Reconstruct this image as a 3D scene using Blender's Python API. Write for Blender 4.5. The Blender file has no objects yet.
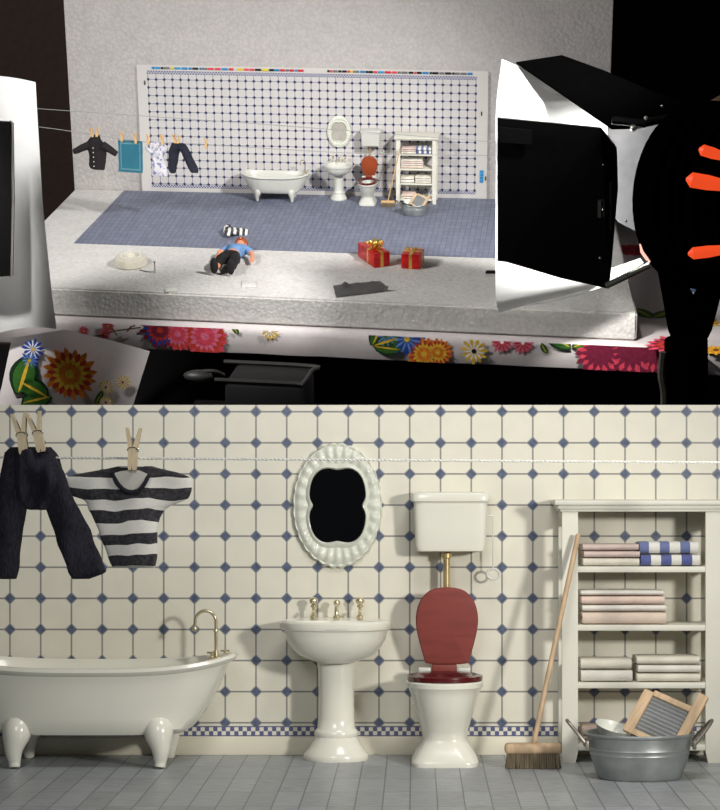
import bpy, bmesh, math, random
from mathutils import Vector, Matrix, noise
random.seed(7)
C = bpy.context.scene.collection
PI = math.pi
R = math.radians

# ------------------------------------------------------------------ camera (level, telephoto, shifted lens)
F = 2200.0            # focal length in pixels of a 720 px wide frame
CX, CY = 415.0, 480.0 # where the optical axis meets the frame
DW = 10.73            # distance camera -> tiled wall of the near set
CAM = Vector((0, -DW, 1.34))
cd = bpy.data.cameras.new('camera'); cam = bpy.data.objects.new('camera', cd); C.objects.link(cam)
cam.location = CAM; cam.rotation_euler = (PI/2, 0, 0)
# sensor fit AUTO takes the larger side (810 px)
cd.sensor_width = 36; cd.lens = F*36/810
cd.shift_x = (360-CX)/810; cd.shift_y = (CY-405)/810
cd.clip_start = .1; cd.clip_end = 300
bpy.context.scene.camera = cam
vs = bpy.context.scene.view_settings
vs.view_transform = 'Standard'; vs.look = 'None'; vs.exposure = 0; vs.gamma = 1

# ------------------------------------------------------------------ frames: near set = world, far table-top set = raked platform behind it
def rot(a, b, c):
    Rz = Matrix.Rotation(a, 3, 'Z'); Rx = Matrix.Rotation(b, 3, 'X'); Ry = Matrix.Rotation(c, 3, 'Y')
    return Ry @ Rx @ Rz
RU = rot(-0.0781408699823119, 0.39256376408218335, 0.0022845075284468265)
TU = CAM + Vector((-4.882242852085619, 40.960522323894686, 5.526186653098439))
FLZ = .1575
MU = Matrix.Translation(TU) @ RU.to_4x4() @ Matrix.Translation((0, 0, -FLZ))   # far set: z=0 is the foam table surface, y=0 the tile sheet
ML = Matrix.Identity(4)
MUI = MU.inverted()
CAMU = MUI @ CAM
def ray(u, v):
    return (MUI.to_3x3() @ Vector(((u-CX)/F, 1, (CY-v)/F)))
def onY(u, v, Y):
    d = ray(u, v); t = (Y-CAMU.y)/d.y; return CAMU+d*t
def onZ(u, v, Z=0.0):
    d = ray(u, v); t = (Z-CAMU.z)/d.z; return CAMU+d*t
def lw(u, v, Y):      # near set: point on plane y=Y
    s = (Y+DW)/F; return Vector(((u-CX)*s, Y, 1.34+(CY-v)*s))

# ------------------------------------------------------------------ materials
class NT:
    def __init__(s, name):
        s.m = bpy.data.materials.new(name); s.m.use_nodes = True
        s.t = s.m.node_tree; s.b = s.t.nodes['Principled BSDF']
    def n(s, typ, **kw):
        x = s.t.nodes.new(typ)
        for k, v in kw.items(): setattr(x, k, v)
        return x
    def l(s, a, b): s.t.links.new(a, b)
    def put(s, sock, v):
        if isinstance(v, bpy.types.NodeSocket): s.l(v, sock)
        else: sock.default_value = v
    def ma(s, op, a, b=0.0, c=None):
        x = s.n('ShaderNodeMath', operation=op)
        s.put(x.inputs[0], a); s.put(x.inputs[1], b)
        if c is not None: s.put(x.inputs[2], c)
        return x.outputs[0]
    def mix(s, f, a, b):
        x = s.n('ShaderNodeMix', data_type='RGBA')
        s.put(x.inputs[0], f)
        s.put(x.inputs[6], a if isinstance(a, bpy.types.NodeSocket) else (*a, 1))
        s.put(x.inputs[7], b if isinstance(b, bpy.types.NodeSocket) else (*b, 1))
        return x.outputs[2]
    def xyz(s, src='Object'):
        tc = s.n('ShaderNodeTexCoord'); sp = s.n('ShaderNodeSeparateXYZ'); s.l(tc.outputs[src], sp.inputs[0])
        return tc.outputs[src], sp.outputs[0], sp.outputs[1], sp.outputs[2]
    def noise(s, scale, vec=None, detail=3, stretch=None):
        x = s.n('ShaderNodeTexNoise'); x.inputs['Scale'].default_value = scale; x.inputs['Detail'].default_value = detail
        if vec is None: vec = s.n('ShaderNodeTexCoord').outputs['Object']
        if stretch:
            mp = s.n('ShaderNodeMapping'); mp.inputs['Scale'].default_value = stretch; s.l(vec, mp.inputs[0]); vec = mp.outputs[0]
        s.l(vec, x.inputs['Vector']); return x.outputs[0]
    def bump(s, h, strength=.3, dist=.01):
        x = s.n('ShaderNodeBump'); x.inputs['Strength'].default_value = strength; x.inputs['Distance'].default_value = dist
        s.l(h, x.inputs['Height']); s.l(x.outputs[0], s.b.inputs['Normal'])
    def rng(s, v, a, b, c=0.0, d=1.0):
        x = s.n('ShaderNodeMapRange'); s.put(x.inputs[0], v)
        for i, q in enumerate((a, b, c, d)): x.inputs[i+1].default_value = q
        return x.outputs[0]

def lin(c):   # sRGB 0-255 -> linear
    return tuple(((x/255)/12.92 if x/255 <= .04045 else ((x/255+.055)/1.055)**2.4) for x in c)

def mat(name, col, rough=.5, metal=0.0, var=.12, vscale=8, bump=0, bscale=60, coat=0, emit=None, estr=0, stretch=None, bdist=.005, spec=.5):
    k = NT(name); c = lin(col)
    nz = k.noise(vscale, stretch=stretch)
    f = k.rng(nz, .3, .7)
    k.l(k.mix(f, tuple(x*(1-var) for x in c), tuple(min(1, x*(1+var)) for x in c)), k.b.inputs['Base Color'])
    k.b.inputs['Roughness'].default_value = rough; k.b.inputs['Metallic'].default_value = metal
    k.b.inputs['Specular IOR Level'].default_value = spec
    if coat: k.b.inputs['Coat Weight'].default_value = coat; k.b.inputs['Coat Roughness'].default_value = .08
    if bump: k.bump(k.noise(bscale, detail=4), bump, bdist)
    if emit: k.b.inputs['Emission Color'].default_value = (*lin(emit), 1); k.b.inputs['Emission Strength'].default_value = estr
    return k.m

def tile_mat(name, px, pz, ox, oz, tile, line, dot, dr, lwid, zlo, zhi, xlo, xhi, border, sq, base, top_border=None, rough=.25, soft=.015):
    k = NT(name); vec, x, y, z = k.xyz()
    u = k.ma('DIVIDE', k.ma('SUBTRACT', x, ox), px); v = k.ma('DIVIDE', k.ma('SUBTRACT', z, oz), pz)
    fu = k.ma('ABSOLUTE', k.ma('SUBTRACT', k.ma('FRACT', k.ma('ADD', u, 100.5)), .5))
    fv = k.ma('ABSOLUTE', k.ma('SUBTRACT', k.ma('FRACT', k.ma('ADD', v, 100.5)), .5))
    ln = k.ma('MAXIMUM', k.ma('LESS_THAN', fu, lwid), k.ma('LESS_THAN', fv, lwid))
    sm = k.ma('ADD', fu, fv)
    dt = k.rng(sm, dr-soft, dr+soft, 1, 0)
    rim = k.ma('MULTIPLY', k.ma('LESS_THAN', sm, dr+.035), .55)
    nz = k.rng(k.noise(9, vec), .3, .7)
    tcol = k.mix(nz, tuple(q*.97 for q in tile), tuple(min(1, q*1.03) for q in tile))
    c = k.mix(k.ma('MULTIPLY', ln, .85), tcol, line)
    c = k.mix(rim, c, tuple((a+b)/2 for a, b in zip(tile, line)))
    dn = k.rng(k.noise(45, vec, 4), .35, .65)
    c = k.mix(dt, c, k.mix(dn, tuple(q*.8 for q in dot), tuple(q*1.25 for q in dot)))
    inside = k.ma('MULTIPLY', k.ma('GREATER_THAN', z, zlo), k.ma('LESS_THAN', z, zhi))
    inside = k.ma('MULTIPLY', inside, k.ma('MULTIPLY', k.ma('GREATER_THAN', x, xlo), k.ma('LESS_THAN', x, xhi)))
    c = k.mix(inside, base, c)
    def band(c, z0, z1):
        inb = k.ma('MULTIPLY', k.ma('MULTIPLY', k.ma('GREATER_THAN', z, z0), k.ma('LESS_THAN', z, z1)),
                   k.ma('MULTIPLY', k.ma('GREATER_THAN', x, xlo), k.ma('LESS_THAN', x, xhi)))
        a = k.ma('LESS_THAN', k.ma('FRACT', k.ma('ADD', k.ma('DIVIDE', x, sq), 100)), .5)
        b = k.ma('LESS_THAN', k.ma('FRACT', k.ma('DIVIDE', k.ma('SUBTRACT', z, z0), (z1-z0))), .5)
        chk = k.ma('ABSOLUTE', k.ma('SUBTRACT', a, b))
        lo = k.ma('LESS_THAN', k.ma('SUBTRACT', z, z0), (z1-z0)*.12)
        hi = k.ma('GREATER_THAN', k.ma('SUBTRACT', z, z0), (z1-z0)*.88)
        bc = k.mix(k.ma('MAXIMUM', k.ma('MULTIPLY', chk, .95), k.ma('MULTIPLY', k.ma('MAXIMUM', lo, hi), .9)), base, border)
        return k.mix(inb, c, bc)
    c = band(c, zlo-.05, zlo)
    if top_border: c = band(c, zhi, zhi+.06)
    k.l(c, k.b.inputs['Base Color']); k.b.inputs['Roughness'].default_value = rough
    k.bump(k.noise(30, vec, 4), .04, .01)
    return k.m

def floor_mat(name, cw, ch, ox, oy, col, line, rough, lw_=.03):
    k = NT(name); vec, x, y, z = k.xyz()
    v = k.ma('DIVIDE', k.ma('SUBTRACT', y, oy), ch)
    u = k.ma('DIVIDE', k.ma('SUBTRACT', x, ox), cw)
    fu = k.ma('ABSOLUTE', k.ma('SUBTRACT', k.ma('FRACT', k.ma('ADD', u, 100.5)), .5))
    fv = k.ma('ABSOLUTE', k.ma('SUBTRACT', k.ma('FRACT', k.ma('ADD', v, 100.5)), .5))
    ln = k.ma('MAXIMUM', k.ma('LESS_THAN', fu, lw_), k.ma('MULTIPLY', k.ma('LESS_THAN', fv, lw_*cw/ch*1.3), .8))
    st = k.rng(k.noise(6, vec, 5, stretch=(2.2, 9, 1)), .32, .68)
    ce = k.n('ShaderNodeTexWhiteNoise', noise_dimensions='2D'); cb = k.n('ShaderNodeCombineXYZ')
    k.l(k.ma('FLOOR', k.ma('ADD', u, .0)), cb.inputs[0]); k.l(k.ma('FLOOR', v), cb.inputs[1]); k.l(cb.outputs[0], ce.inputs[0])
    f = k.ma('ADD', k.ma('MULTIPLY', st, .6), k.ma('MULTIPLY', ce.outputs[0], .4))
    c = k.mix(f, tuple(q*.72 for q in col), tuple(min(1, q*1.28) for q in col))
    c = k.mix(k.ma('MULTIPLY', ln, .75), c, line)
    k.l(c, k.b.inputs['Base Color']); k.b.inputs['Roughness'].default_value = rough
    k.bump(st, .12, .01)
    return k.m

def foam_mat(name, col):
    k = NT(name); vec, x, y, z = k.xyz()
    vo = k.n('ShaderNodeTexVoronoi'); vo.inputs['Scale'].default_value = 16; k.l(vec, vo.inputs['Vector'])
    nz = k.rng(k.noise(3, vec, 6), .3, .7)
    h = k.ma('ADD', vo.outputs[0], k.ma('MULTIPLY', k.noise(40, vec, 3), .7))
    c = k.mix(nz, tuple(q*.9 for q in col), col)
    c = k.mix(k.rng(h, .3, 1.2, 0, .34), c, tuple(q*.45 for q in col))
    k.l(c, k.b.inputs['Base Color']); k.b.inputs['Roughness'].default_value = .75
    k.bump(h, .35, .025)
    return k.m

def stripe_mat(name, a, b, period, axis=2, warp=.012, off=0.0, duty=.5, rough=.9, check=None):
    k = NT(name); vec, x, y, z = k.xyz(); ax = (x, y, z)[axis]
    w = k.ma('MULTIPLY', k.ma('SUBTRACT', k.noise(5, vec, 2), .5), warp*2)
    t = k.ma('FRACT', k.ma('ADD', k.ma('DIVIDE', k.ma('ADD', k.ma('ADD', ax, w), off), period), 50))
    m = k.ma('LESS_THAN', t, duty)
    c = k.mix(m, a, b)
    if check:
        t2 = k.ma('LESS_THAN', k.ma('FRACT', k.ma('ADD', k.ma('DIVIDE', z, check), 50)), .5)
        c = k.mix(k.ma('MULTIPLY', t2, .35), c, b)
    fz = k.rng(k.noise(70, vec, 3), .3, .7, 0, .12)
    c = k.mix(fz, c, tuple(q*.5 for q in a))
    k.l(c, k.b.inputs['Base Color']); k.b.inputs['Roughness'].default_value = rough
    k.b.inputs['Sheen Weight'].default_value = .15
    k.bump(k.noise(220, vec, 2), .3, .004)
    return k.m

def denim_mat(name, a, b, rough=.9):
    k = NT(name); vec, x, y, z = k.xyz()
    n1 = k.noise(160, vec, 2, stretch=(1, 1, .25)); n2 = k.noise(7, vec, 4)
    f = k.rng(k.ma('ADD', k.ma('MULTIPLY', n1, .65), k.ma('MULTIPLY', n2, .35)), .38, .68)
    k.l(k.mix(f, a, b), k.b.inputs['Base Color']); k.b.inputs['Roughness'].default_value = rough
    k.bump(n1, .5, .006); return k.m

def print_mat(name, base, ink, scale):
    k = NT(name); vec, x, y, z = k.xyz()
    n1 = k.noise(scale, vec, 3)
    f = k.rng(n1, .54, .58)
    c = k.mix(f, base, ink); k.l(c, k.b.inputs['Base Color']); k.b.inputs['Roughness'].default_value = .9
    return k.m

m = {}
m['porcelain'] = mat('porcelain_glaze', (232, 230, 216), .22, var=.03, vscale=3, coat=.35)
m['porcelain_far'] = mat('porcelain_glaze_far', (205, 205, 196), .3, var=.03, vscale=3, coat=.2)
m['brass'] = mat('worn_brass', (206, 184, 132), .3, .55, var=.2, vscale=20)
m['chrome'] = mat('aged_chrome', (218, 206, 172), .22, .7, var=.15, vscale=20)
m['redwood'] = mat('mahogany_lid', (136, 66, 60), .55, var=.12, vscale=5, stretch=(1, 1, 6), coat=0, spec=.3)
m['darkred'] = mat('lacquered_seat', (84, 20, 24), .25, var=.15, coat=.5)
m['redwood_far'] = mat('orange_lid_far', (150, 66, 30), .5, var=.12, vscale=5)
m['mirror'] = mat('mirror_glass', (150, 150, 155), .04, 1, var=.02)
m['frame'] = mat('mirror_frame_enamel', (214, 216, 202), .35, var=.05, coat=.2, bump=.2, bscale=30)
m['shelf'] = mat('painted_wood', (222, 220, 206), .5, var=.04, vscale=4, bump=.08)
m['wood'] = mat('pale_wood', (196, 168, 134), .6, var=.18, vscale=14, stretch=(3, 3, .5))
m['pinwood'] = mat('clothespin_wood', (222, 203, 166), .6, var=.15, vscale=30, stretch=(1, 1, .3))
m['bristle'] = mat('broom_bristle', (110, 98, 78), .9, var=.3, vscale=90, stretch=(1, 1, .1), bump=.6, bscale=120)
m['zinc'] = mat('galvanized_zinc', (150, 153, 152), .38, .45, var=.2, vscale=9, bump=.08)
m['zincdark'] = mat('dark_zinc', (140, 134, 124), .4, .5, var=.25)
m['board'] = mat('ribbed_zinc', (158, 160, 160), .4, .3, var=.1)
m['enamel'] = mat('white_enamel', (214, 216, 206), .3, var=.03)
m['rope_far'] = mat('grey_string', (150, 150, 148), .85)
m['rope'] = mat('cotton_cord', (222, 222, 214), .85, var=.12, vscale=60)
m['denim'] = denim_mat('dark_denim', lin((13, 12, 20)), lin((46, 44, 58)))
m['stripe'] = stripe_mat('striped_jersey', lin((232, 229, 220)), lin((22, 18, 30)), .094, warp=.03, off=-.0166)
m['neck'] = mat('black_neckband', (27, 24, 36), .9)
m['neckin'] = mat('white_jersey_inside', (205, 202, 192), .9)
m['steel'] = mat('spring_steel', (190, 190, 180), .3, 1)

# ------------------------------------------------------------------ mesh helpers
def bme(): return bmesh.new()
def tag(o, label=None, cat=None, group=None, kind=None):
    if label: o['label'] = label
    if cat: o['category'] = cat
    if group: o['group'] = group
    if kind: o['kind'] = kind
    return o
def obj(name, bm, mt, parent=None, smooth=True, mats=None):
    me = bpy.data.meshes.new(name)
    bmesh.ops.recalc_face_normals(bm, faces=bm.faces[:])
    if smooth:
        for f in bm.faces: f.smooth = True
        for e in bm.edges:
            if len(e.link_faces) == 2 and e.calc_face_angle(0) > R(38): e.smooth = False
    bm.to_mesh(me); bm.free()
    for q in (mats or [mt]): me.materials.append(q)
    o = bpy.data.objects.new(name, me); C.objects.link(o)
    if parent is not None: o.parent = parent
    return o
def empty(name, label, cat, group=None):
    o = bpy.data.objects.new(name, None); C.objects.link(o); o.empty_display_size = .1
    return tag(o, label, cat, group)
def put(o, M, loc=(0, 0, 0), rz=0, rx=0, ry=0, sc=(1, 1, 1)):
    o.matrix_basis = M @ Matrix.Translation(Vector(loc)) @ Matrix.Rotation(rz, 4, 'Z') @ Matrix.Rotation(rx, 4, 'X') @ Matrix.Rotation(ry, 4, 'Y') @ Matrix.Diagonal((*sc, 1))
    return o
def copy_tree(o, parent=None):
    c = o.copy(); C.objects.link(c)
    if parent is not None: c.parent = parent
    for ch in [x for x in ALLCH(o)]: copy_tree(ch, c)
    return c
def ALLCH(o): return [x for x in C.objects if x.parent == o]
def swap(o, frm, to):      # give a copied tree its own version of a material
    for x in [o]+list(o.children_recursive):
        if x.type == 'MESH' and any(s == frm for s in x.data.materials):
            x.data = x.data.copy()
            for i, s in enumerate(x.data.materials):
                if s == frm: x.data.materials[i] = to

def box(bm, c, s, bev=0.0, rot=None, mi=0, seg=2):
    r = bmesh.ops.create_cube(bm, size=1); vs_ = r['verts']
    for v in vs_: v.co = Vector((v.co.x*s[0], v.co.y*s[1], v.co.z*s[2]))
    fs = list({f for v in vs_ for f in v.link_faces})
    if bev:
        es = list({e for v in vs_ for e in v.link_edges})
        q = bmesh.ops.bevel(bm, geom=es, offset=min(bev, min(s)*.45), segments=seg, affect='EDGES', profile=.5)
        vs_ = list({v for f in q['faces'] for v in f.verts} | {v for v in vs_ if v.is_valid})
        fs = list({f for v in vs_ for f in v.link_faces})
    for v in vs_:
        if rot is not None: v.co = rot @ v.co
        v.co += Vector(c)
    for f in fs: f.material_index = mi
    return vs_
def rings(bm, rs, cap0=True, cap1=True, mi=0):
    """rs: list of lists of points (same count) -> skinned closed rings"""
    vv = [[bm.verts.new(p) for p in r] for r in rs]; n = len(vv[0]); fs = []
    for a, b in zip(vv, vv[1:]):
        for i in range(n): fs.append(bm.faces.new((a[i], a[(i+1) % n], b[(i+1) % n], b[i])))
    if cap0: fs.append(bm.faces.new(vv[0][::-1]))
    if cap1: fs.append(bm.faces.new(vv[-1]))
    for f in fs: f.material_index = mi
    return vv
def sell(rx, ry, z, cx=0, cy=0, n=40, p=2.0, fz=None):
    out = []
    for i in range(n):
        a = 2*PI*i/n; c, s = math.cos(a), math.sin(a)
        x = rx*math.copysign(abs(c)**(2/p), c); y = ry*math.copysign(abs(s)**(2/p), s)
        out.append(Vector((cx+x, cy+y, z+(fz(x, y) if fz else 0))))
    return out
def lathe(bm, prof, c=(0, 0, 0), n=32, sy=1.0, rot=None, cap0=True, cap1=True, mi=0):
    rs = []
    for r, z in prof:
        ring = []
        for i in range(n):
            a = 2*PI*i/n; p = Vector((r*math.cos(a), r*sy*math.sin(a), z))
            if rot is not None: p = rot @ p
            ring.append(p+Vector(c))
        rs.append(ring)
    return rings(bm, rs, cap0, cap1, mi)
def tube(bm, pts, r, n=8, caps=True, mi=0, closed=False):
    pts = [Vector(p) for p in pts]; N = len(pts); rs = []; up = None
    for i, p in enumerate(pts):
        if closed: t = (pts[(i+1) % N]-pts[i-1])
        else: t = (pts[min(i+1, N-1)]-pts[max(i-1, 0)])
        t.normalize()
        if up is None: up = Vector((0, 0, 1)) if abs(t.z) < .9 else Vector((0, 1, 0))
        a = t.cross(up)
        if a.length < 1e-4: a = t.cross(Vector((1, 0, 0)))
        a.normalize(); b = a.cross(t).normalized(); up = b
        rr = r[i] if isinstance(r, (list, tuple)) else r
        rs.append([p+a*rr*math.cos(2*PI*j/n)+b*rr*math.sin(2*PI*j/n) for j in range(n)])
    if closed: rs.append(rs[0]); return rings(bm, rs, False, False, mi)
    return rings(bm, rs, caps, caps, mi)
def smoothpath(pts, k=6):
    pts = [Vector(p) for p in pts]; out = []
    for i in range(len(pts)-1):
        p0 = pts[max(i-1, 0)]; p1 = pts[i]; p2 = pts[i+1]; p3 = pts[min(i+2, len(pts)-1)]
        for j in range(k):
            t = j/k
            out.append(.5*((2*p1)+(-p0+p2)*t+(2*p0-5*p1+4*p2-p3)*t*t+(-p0+3*p1-3*p2+p3)*t**3))
    out.append(pts[-1]); return out
def ball(bm, c, r, s=(1, 1, 1), mi=0, n=12):
    q = bmesh.ops.create_uvsphere(bm, u_segments=n, v_segments=max(6, n//2+2), radius=r)
    for v in q['verts']: v.co = Vector((v.co.x*s[0], v.co.y*s[1], v.co.z*s[2]))+Vector(c)
    for f in {f for v in q['verts'] for f in v.link_faces}: f.material_index = mi
    return q['verts']
def prism(bm, pts, off, mi=0):
    """flat polygon given by 3-D points, thickened by vector off"""
    off = Vector(off); a = [bm.verts.new(Vector(p)) for p in pts]; b = [bm.verts.new(Vector(p)+off) for p in pts]; n = len(a)
    fs = [bm.faces.new(a), bm.faces.new(b[::-1])]
    for i in range(n): fs.append(bm.faces.new((a[i], b[i], b[(i+1) % n], a[(i+1) % n])))
    for f in fs: f.material_index = mi
    return fs

def garment(bm, rows, depth, amp, seed=0, n=26, steps=40, y0=0.0, fold=1.0):
    """rows: (z, xleft, xright) top to bottom; builds a soft two-sided cloth shell with folds"""
    P = smoothpath([Vector(r) for r in rows], max(2, steps//len(rows)))
    F_, B_ = [], []
    nn = lambda x, z, k: noise.noise(Vector((x*9*fold+seed, z*4*fold, k)))
    for k, (z, xl, xr) in enumerate(P):
        e = min(1, min(k, len(P)-1-k)/2.5+.15); fr, bk = [], []
        for i in range(n+1):
            u = i/n; prof = (max(0, 1-(2*u-1)**2))**.5
            x = xl+(xr-xl)*u
            w = nn(x, z, 1.3)*amp
            jig = noise.noise(Vector((x*15, z*15, seed)))*amp*.25*(1-prof)
            fr.append(Vector((x+jig, y0-(depth*prof*e)+w, z)))
            if 0 < i < n: bk.append(Vector((x, y0+(depth*prof*e)+w*.6, z)))
        F_.append(fr+bk[::-1])
    rings(bm, F_, True, True)

# ------------------------------------------------------------------ fixtures (built once, life size of the doll's-house world)
def make_tub():
    t = empty('bathtub', 'x', 'bathtub')
    L = [(.34, .13, .150, 0), (.43, .195, .155, 0), (.475, .22, .18, 0), (.53, .24, .24, .1), (.58, .255, .32, .4), (.625, .268, .40, .8), (.648, .275, .445, 1),
         (.673, .292, .452, 1), (.684, .30, .466, 1), (.673, .292, .481, 1), (.64, .27, .484, 1), (.615, .25, .46, 1), (.585, .24, .39, .6), (.53, .215, .29, .3), (.44, .17, .21, .1), (.3, .1, .198, 0)]
    b = bme()
    rings(b, [sell(rx, ry, z, p=(3.6 if z < .2 else 2.7), n=72, fz=(lambda w: (lambda x, y: w*(.055*(abs(x)/.67)**3.2-.012)))(w)) for rx, ry, z, w in L])
    obj('tub_shell', b, m['porcelain'], t)
    for sx in (-1, 1):
        for sy in (-1, 1):
            b = bme(); x, y = sx*.335, sy*.165
            pts = smoothpath([(x-sx*.01, y-sy*.01, .215), (x-sx*.004, y+sy*.018, .155), (x+sx*.006, y+sy*.028, .09), (x+sx*.004, y+sy*.024, .035), (x+sx*.002, y+sy*.028, .006)], 4)
            rr = [.06, .066, .07, .07, .067, .062, .055, .049, .044, .04, .036, .033, .03, .028, .027, .027, .024]
            tube(b, pts, [rr[min(i, len(rr)-1)] for i in range(len(pts))], 14)
            obj('leg', b, m['porcelain'], t)
    b = bme()   # gooseneck tap on the right end of the rim
    pts = [(.57, .11, .47), (.57, .11, .66)]+[(.52+.05*math.cos(a), .11, .66+.055*math.sin(a)) for a in [PI*i/12 for i in range(1, 12)]]+[(.47, .11, .655), (.468, .11, .635)]
    tube(b, smoothpath(pts, 2), .008, 10)
    ball(b, (.469, .11, .628), .013); ball(b, (.57, .11, .62), .012); lathe(b, [(.028, 0), (.028, .012), (.014, .02), (.012, .05)], (.57, .11, .475), 16)
    obj('spout', b, m['chrome'], t)
    for dx in (-.05, .04):
        b = bme(); lathe(b, [(.014, 0), (.014, .01), (.007, .015), (.007, .03)], (.585+dx*.6, .11+dx*1.2, .488), 12)
        for a in (0, PI/2): tube(b, [(.585+dx*.6-.022*math.cos(a), .11+dx*1.2-.022*math.sin(a), .52), (.585+dx*.6+.022*math.cos(a), .11+dx*1.2+.022*math.sin(a), .52)], .005, 6)
        obj('tap', b, m['chrome'], t)
    return t

def make_sink():
    t = empty('pedestal_sink', 'x', 'sink')
    b = bme()
    L = [(.085, .08, .468, 0), (.125, .105, .482, 0), (.175, .14, .503, 0), (.212, .163, .535, 0), (.235, .18, .575, 0), (.246, .187, .61, 0), (.249, .189, .624, 0), (.262, .198, .63, 0),
         (.268, .203, .645, 0), (.267, .202, .662, 0), (.258, .194, .671, 0), (.245, .18, .67, 0), (.205, .13, .662, -.03), (.19, .118, .63, -.03), (.15, .09, .585, -.03), (.07, .05, .56, -.02)]
    rings(b, [sell(rx, ry, z, 0, -.215+dy, 56, 2.2) for rx, ry, z, dy in L])
    obj('basin', b, m['porcelain'], t)
    b = bme()
    lathe(b, [(.153, 0), (.157, .012), (.155, .028), (.14, .045), (.122, .07), (.108, .095), (.101, .11), (.105, .12), (.106, .132), (.1, .142), (.092, .15), (.087, .2), (.085, .32), (.088, .43), (.098, .5)], (0, -.175, 0), 40, sy=.85)
    obj('pedestal', b, m['porcelain'], t)
    for k, x in enumerate((-.112, .112)):
        b = bme(); lathe(b, [(.016, 0), (.016, .012), (.008, .02), (.008, .05), (.015, .056), (.015, .066)], (x, -.085, .67), 14)
        ball(b, (x, -.085, .755), .022, (1, 1, .85))
        tube(b, smoothpath([(x, -.085, .7), (x+.0, -.11, .71), (x, -.135, .7)], 3), .008, 8)
        obj('tap', b, m['chrome'], t)
    b = bme(); lathe(b, [(.018, 0), (.018, .012), (.009, .02), (.009, .06)], (0, -.085, .67), 14); ball(b, (0, -.085, .745), .017)
    tube(b, smoothpath([(0, -.085, .715), (0, -.13, .735), (0, -.17, .715), (0, -.175, .69)], 4), .009, 8)
    obj('spout', b, m['chrome'], t)
    b = bme(); lathe(b, [(.02, 0), (.02, .004), (.012, .005)], (0, -.235, .562), 16); obj('drain', b, m['steel'], t)
    return t

def egg(w, h, n=48, k=.16):
    out = []
    for i in range(n):
        a = 2*PI*i/n; s = math.sin(a); out.append((w*math.cos(a)*(1+k*s), h*s))
    return out
def make_toilet():
    t = empty('toilet', 'x', 'toilet')
    b = bme()
    L = [(.156, .165, 0, 0, 5), (.159, .167, .018, 0, 5), (.152, .16, .032, 0, 5), (.132, .145, .07, .005, 4), (.112, .128, .105, .01, 3), (.106, .122, .125, .01, 2.6),
         (.112, .13, .165, .01, 2.4), (.128, .152, .22, 0, 2.3), (.146, .17, .28, 0, 2.2), (.161, .182, .33, 0, 2.2), (.172, .19, .36, 0, 2.2), (.181, .197, .368, 0, 2.2), (.182, .198, .388, 0, 2.2),
         (.175, .192, .395, 0, 2.2), (.135, .15, .393, 0, 2), (.12, .135, .36, 0, 2), (.08, .09, .26, 0, 2), (.04, .05, .22, 0, 2)]
    rings(b, [sell(rx, ry, z, 0, -.335+dy, 48, p) for rx, ry, z, dy, p in L])
    obj('bowl', b, m['porcelain'], t)
    # seat ring
    b = bme(); out = egg(.178, .192, 56, -.03); inn = egg(.108, .125, 56, -.03)
    prof = [(0, 0), (-.02, .45), (.0, 1.0), (.35, 1.25), (.7, 1.0), (1.0, .6), (1.0, .0)]
    rs = []
    for f, h in prof:
        rs.append([Vector((o_[0]+(i_[0]-o_[0])*f, -.34+o_[1]+(i_[1]-o_[1])*f, .397+h*.022)) for o_, i_ in zip(out, inn)])
    rs.append(rs[0]); rings(b, rs, False, False); bmesh.ops.remove_doubles(b, verts=b.verts[:], dist=1e-6)
    obj('seat', b, m['darkred'], t)
    # raised lid
    b = bme(); rs = []
    hw = smoothpath([Vector(q) for q in ((0, .188, 0), (.058, .181, 0), (.1, .158, 0), (.134, .11, 0), (.149, .045, 0), (.145, -.02, 0), (.128, -.095, 0), (.108, -.165, 0), (.1, -.182, 0), (.05, -.188, 0), (0, -.188, 0))], 3)
    e = [(q.x, q.y) for q in hw]+[(-q.x, q.y) for q in hw[-2:0:-1]]
    tilt = Matrix.Rotation(R(8), 3, 'X')
    for s_, y in ((.0, -.012), (.9, -.012), (.97, -.009), (1.0, -.002), (1.0, .006), (.96, .011), (.0, .012)):
        rs.append([tilt @ Vector((x*s_, y, z*s_+.188)) + Vector((.012, -.165, .455)) for x, z in e])
    rings(b, rs, False, False); bmesh.ops.remove_doubles(b, verts=b.verts[:], dist=1e-6)
    obj('lid', b, m['redwood'], t)
    for sx in (-1, 1):
        b = bme(); box(b, (sx*.095, -.17, .43), (.06, .05, .022), .006); obj('hinge', b, m['enamel'], t)
    b = bme(); box(b, (0, -.165, .437), (.12, .02, .035), .006); obj('lid_bracket', b, m['redwood'], t)
    # cistern
    b = bme()
    rings(b, [sell(rx, ry, z, .03, -.1, 40, 7) for rx, ry, z in ((.15, .065, .995), (.163, .076, 1.0), (.17, .08, 1.03), (.178, .085, 1.235))])
    tk = obj('cistern', b, m['porcelain'], t)
    b = bme()
    rings(b, [sell(rx, ry, z, .03, -.1, 40, 7) for rx, ry, z in ((.178, .085, 1.233), (.19, .093, 1.238), (.192, .095, 1.262), (.185, .09, 1.276), (.165, .075, 1.283))])
    obj('cistern_lid', b, m['porcelain'], t)
    b = bme(); lathe(b, [(.017, .42), (.017, .96), (.026, .965), (.026, .985), (.018, .99), (.018, 1.0)], (.012, -.1, 0), 16); obj('flush_pipe', b, m['brass'], t)
    b = bme(); tube(b, [(.2, -.1, 1.17), (.235, -.1, 1.165)], .005, 6)
    tube(b, smoothpath([(.235, -.1, 1.165), (.236, -.1, 1.0), (.237, -.1, .91)], 4), .0035, 6)
    tube(b, [(.237+.03*math.cos(a), -.1, .885+.025*math.sin(a)) for a in [2*PI*i/16 for i in range(16)]], .006, 6, closed=True)
    obj('pull_chain', b, m['enamel'], t)
    return t

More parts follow.
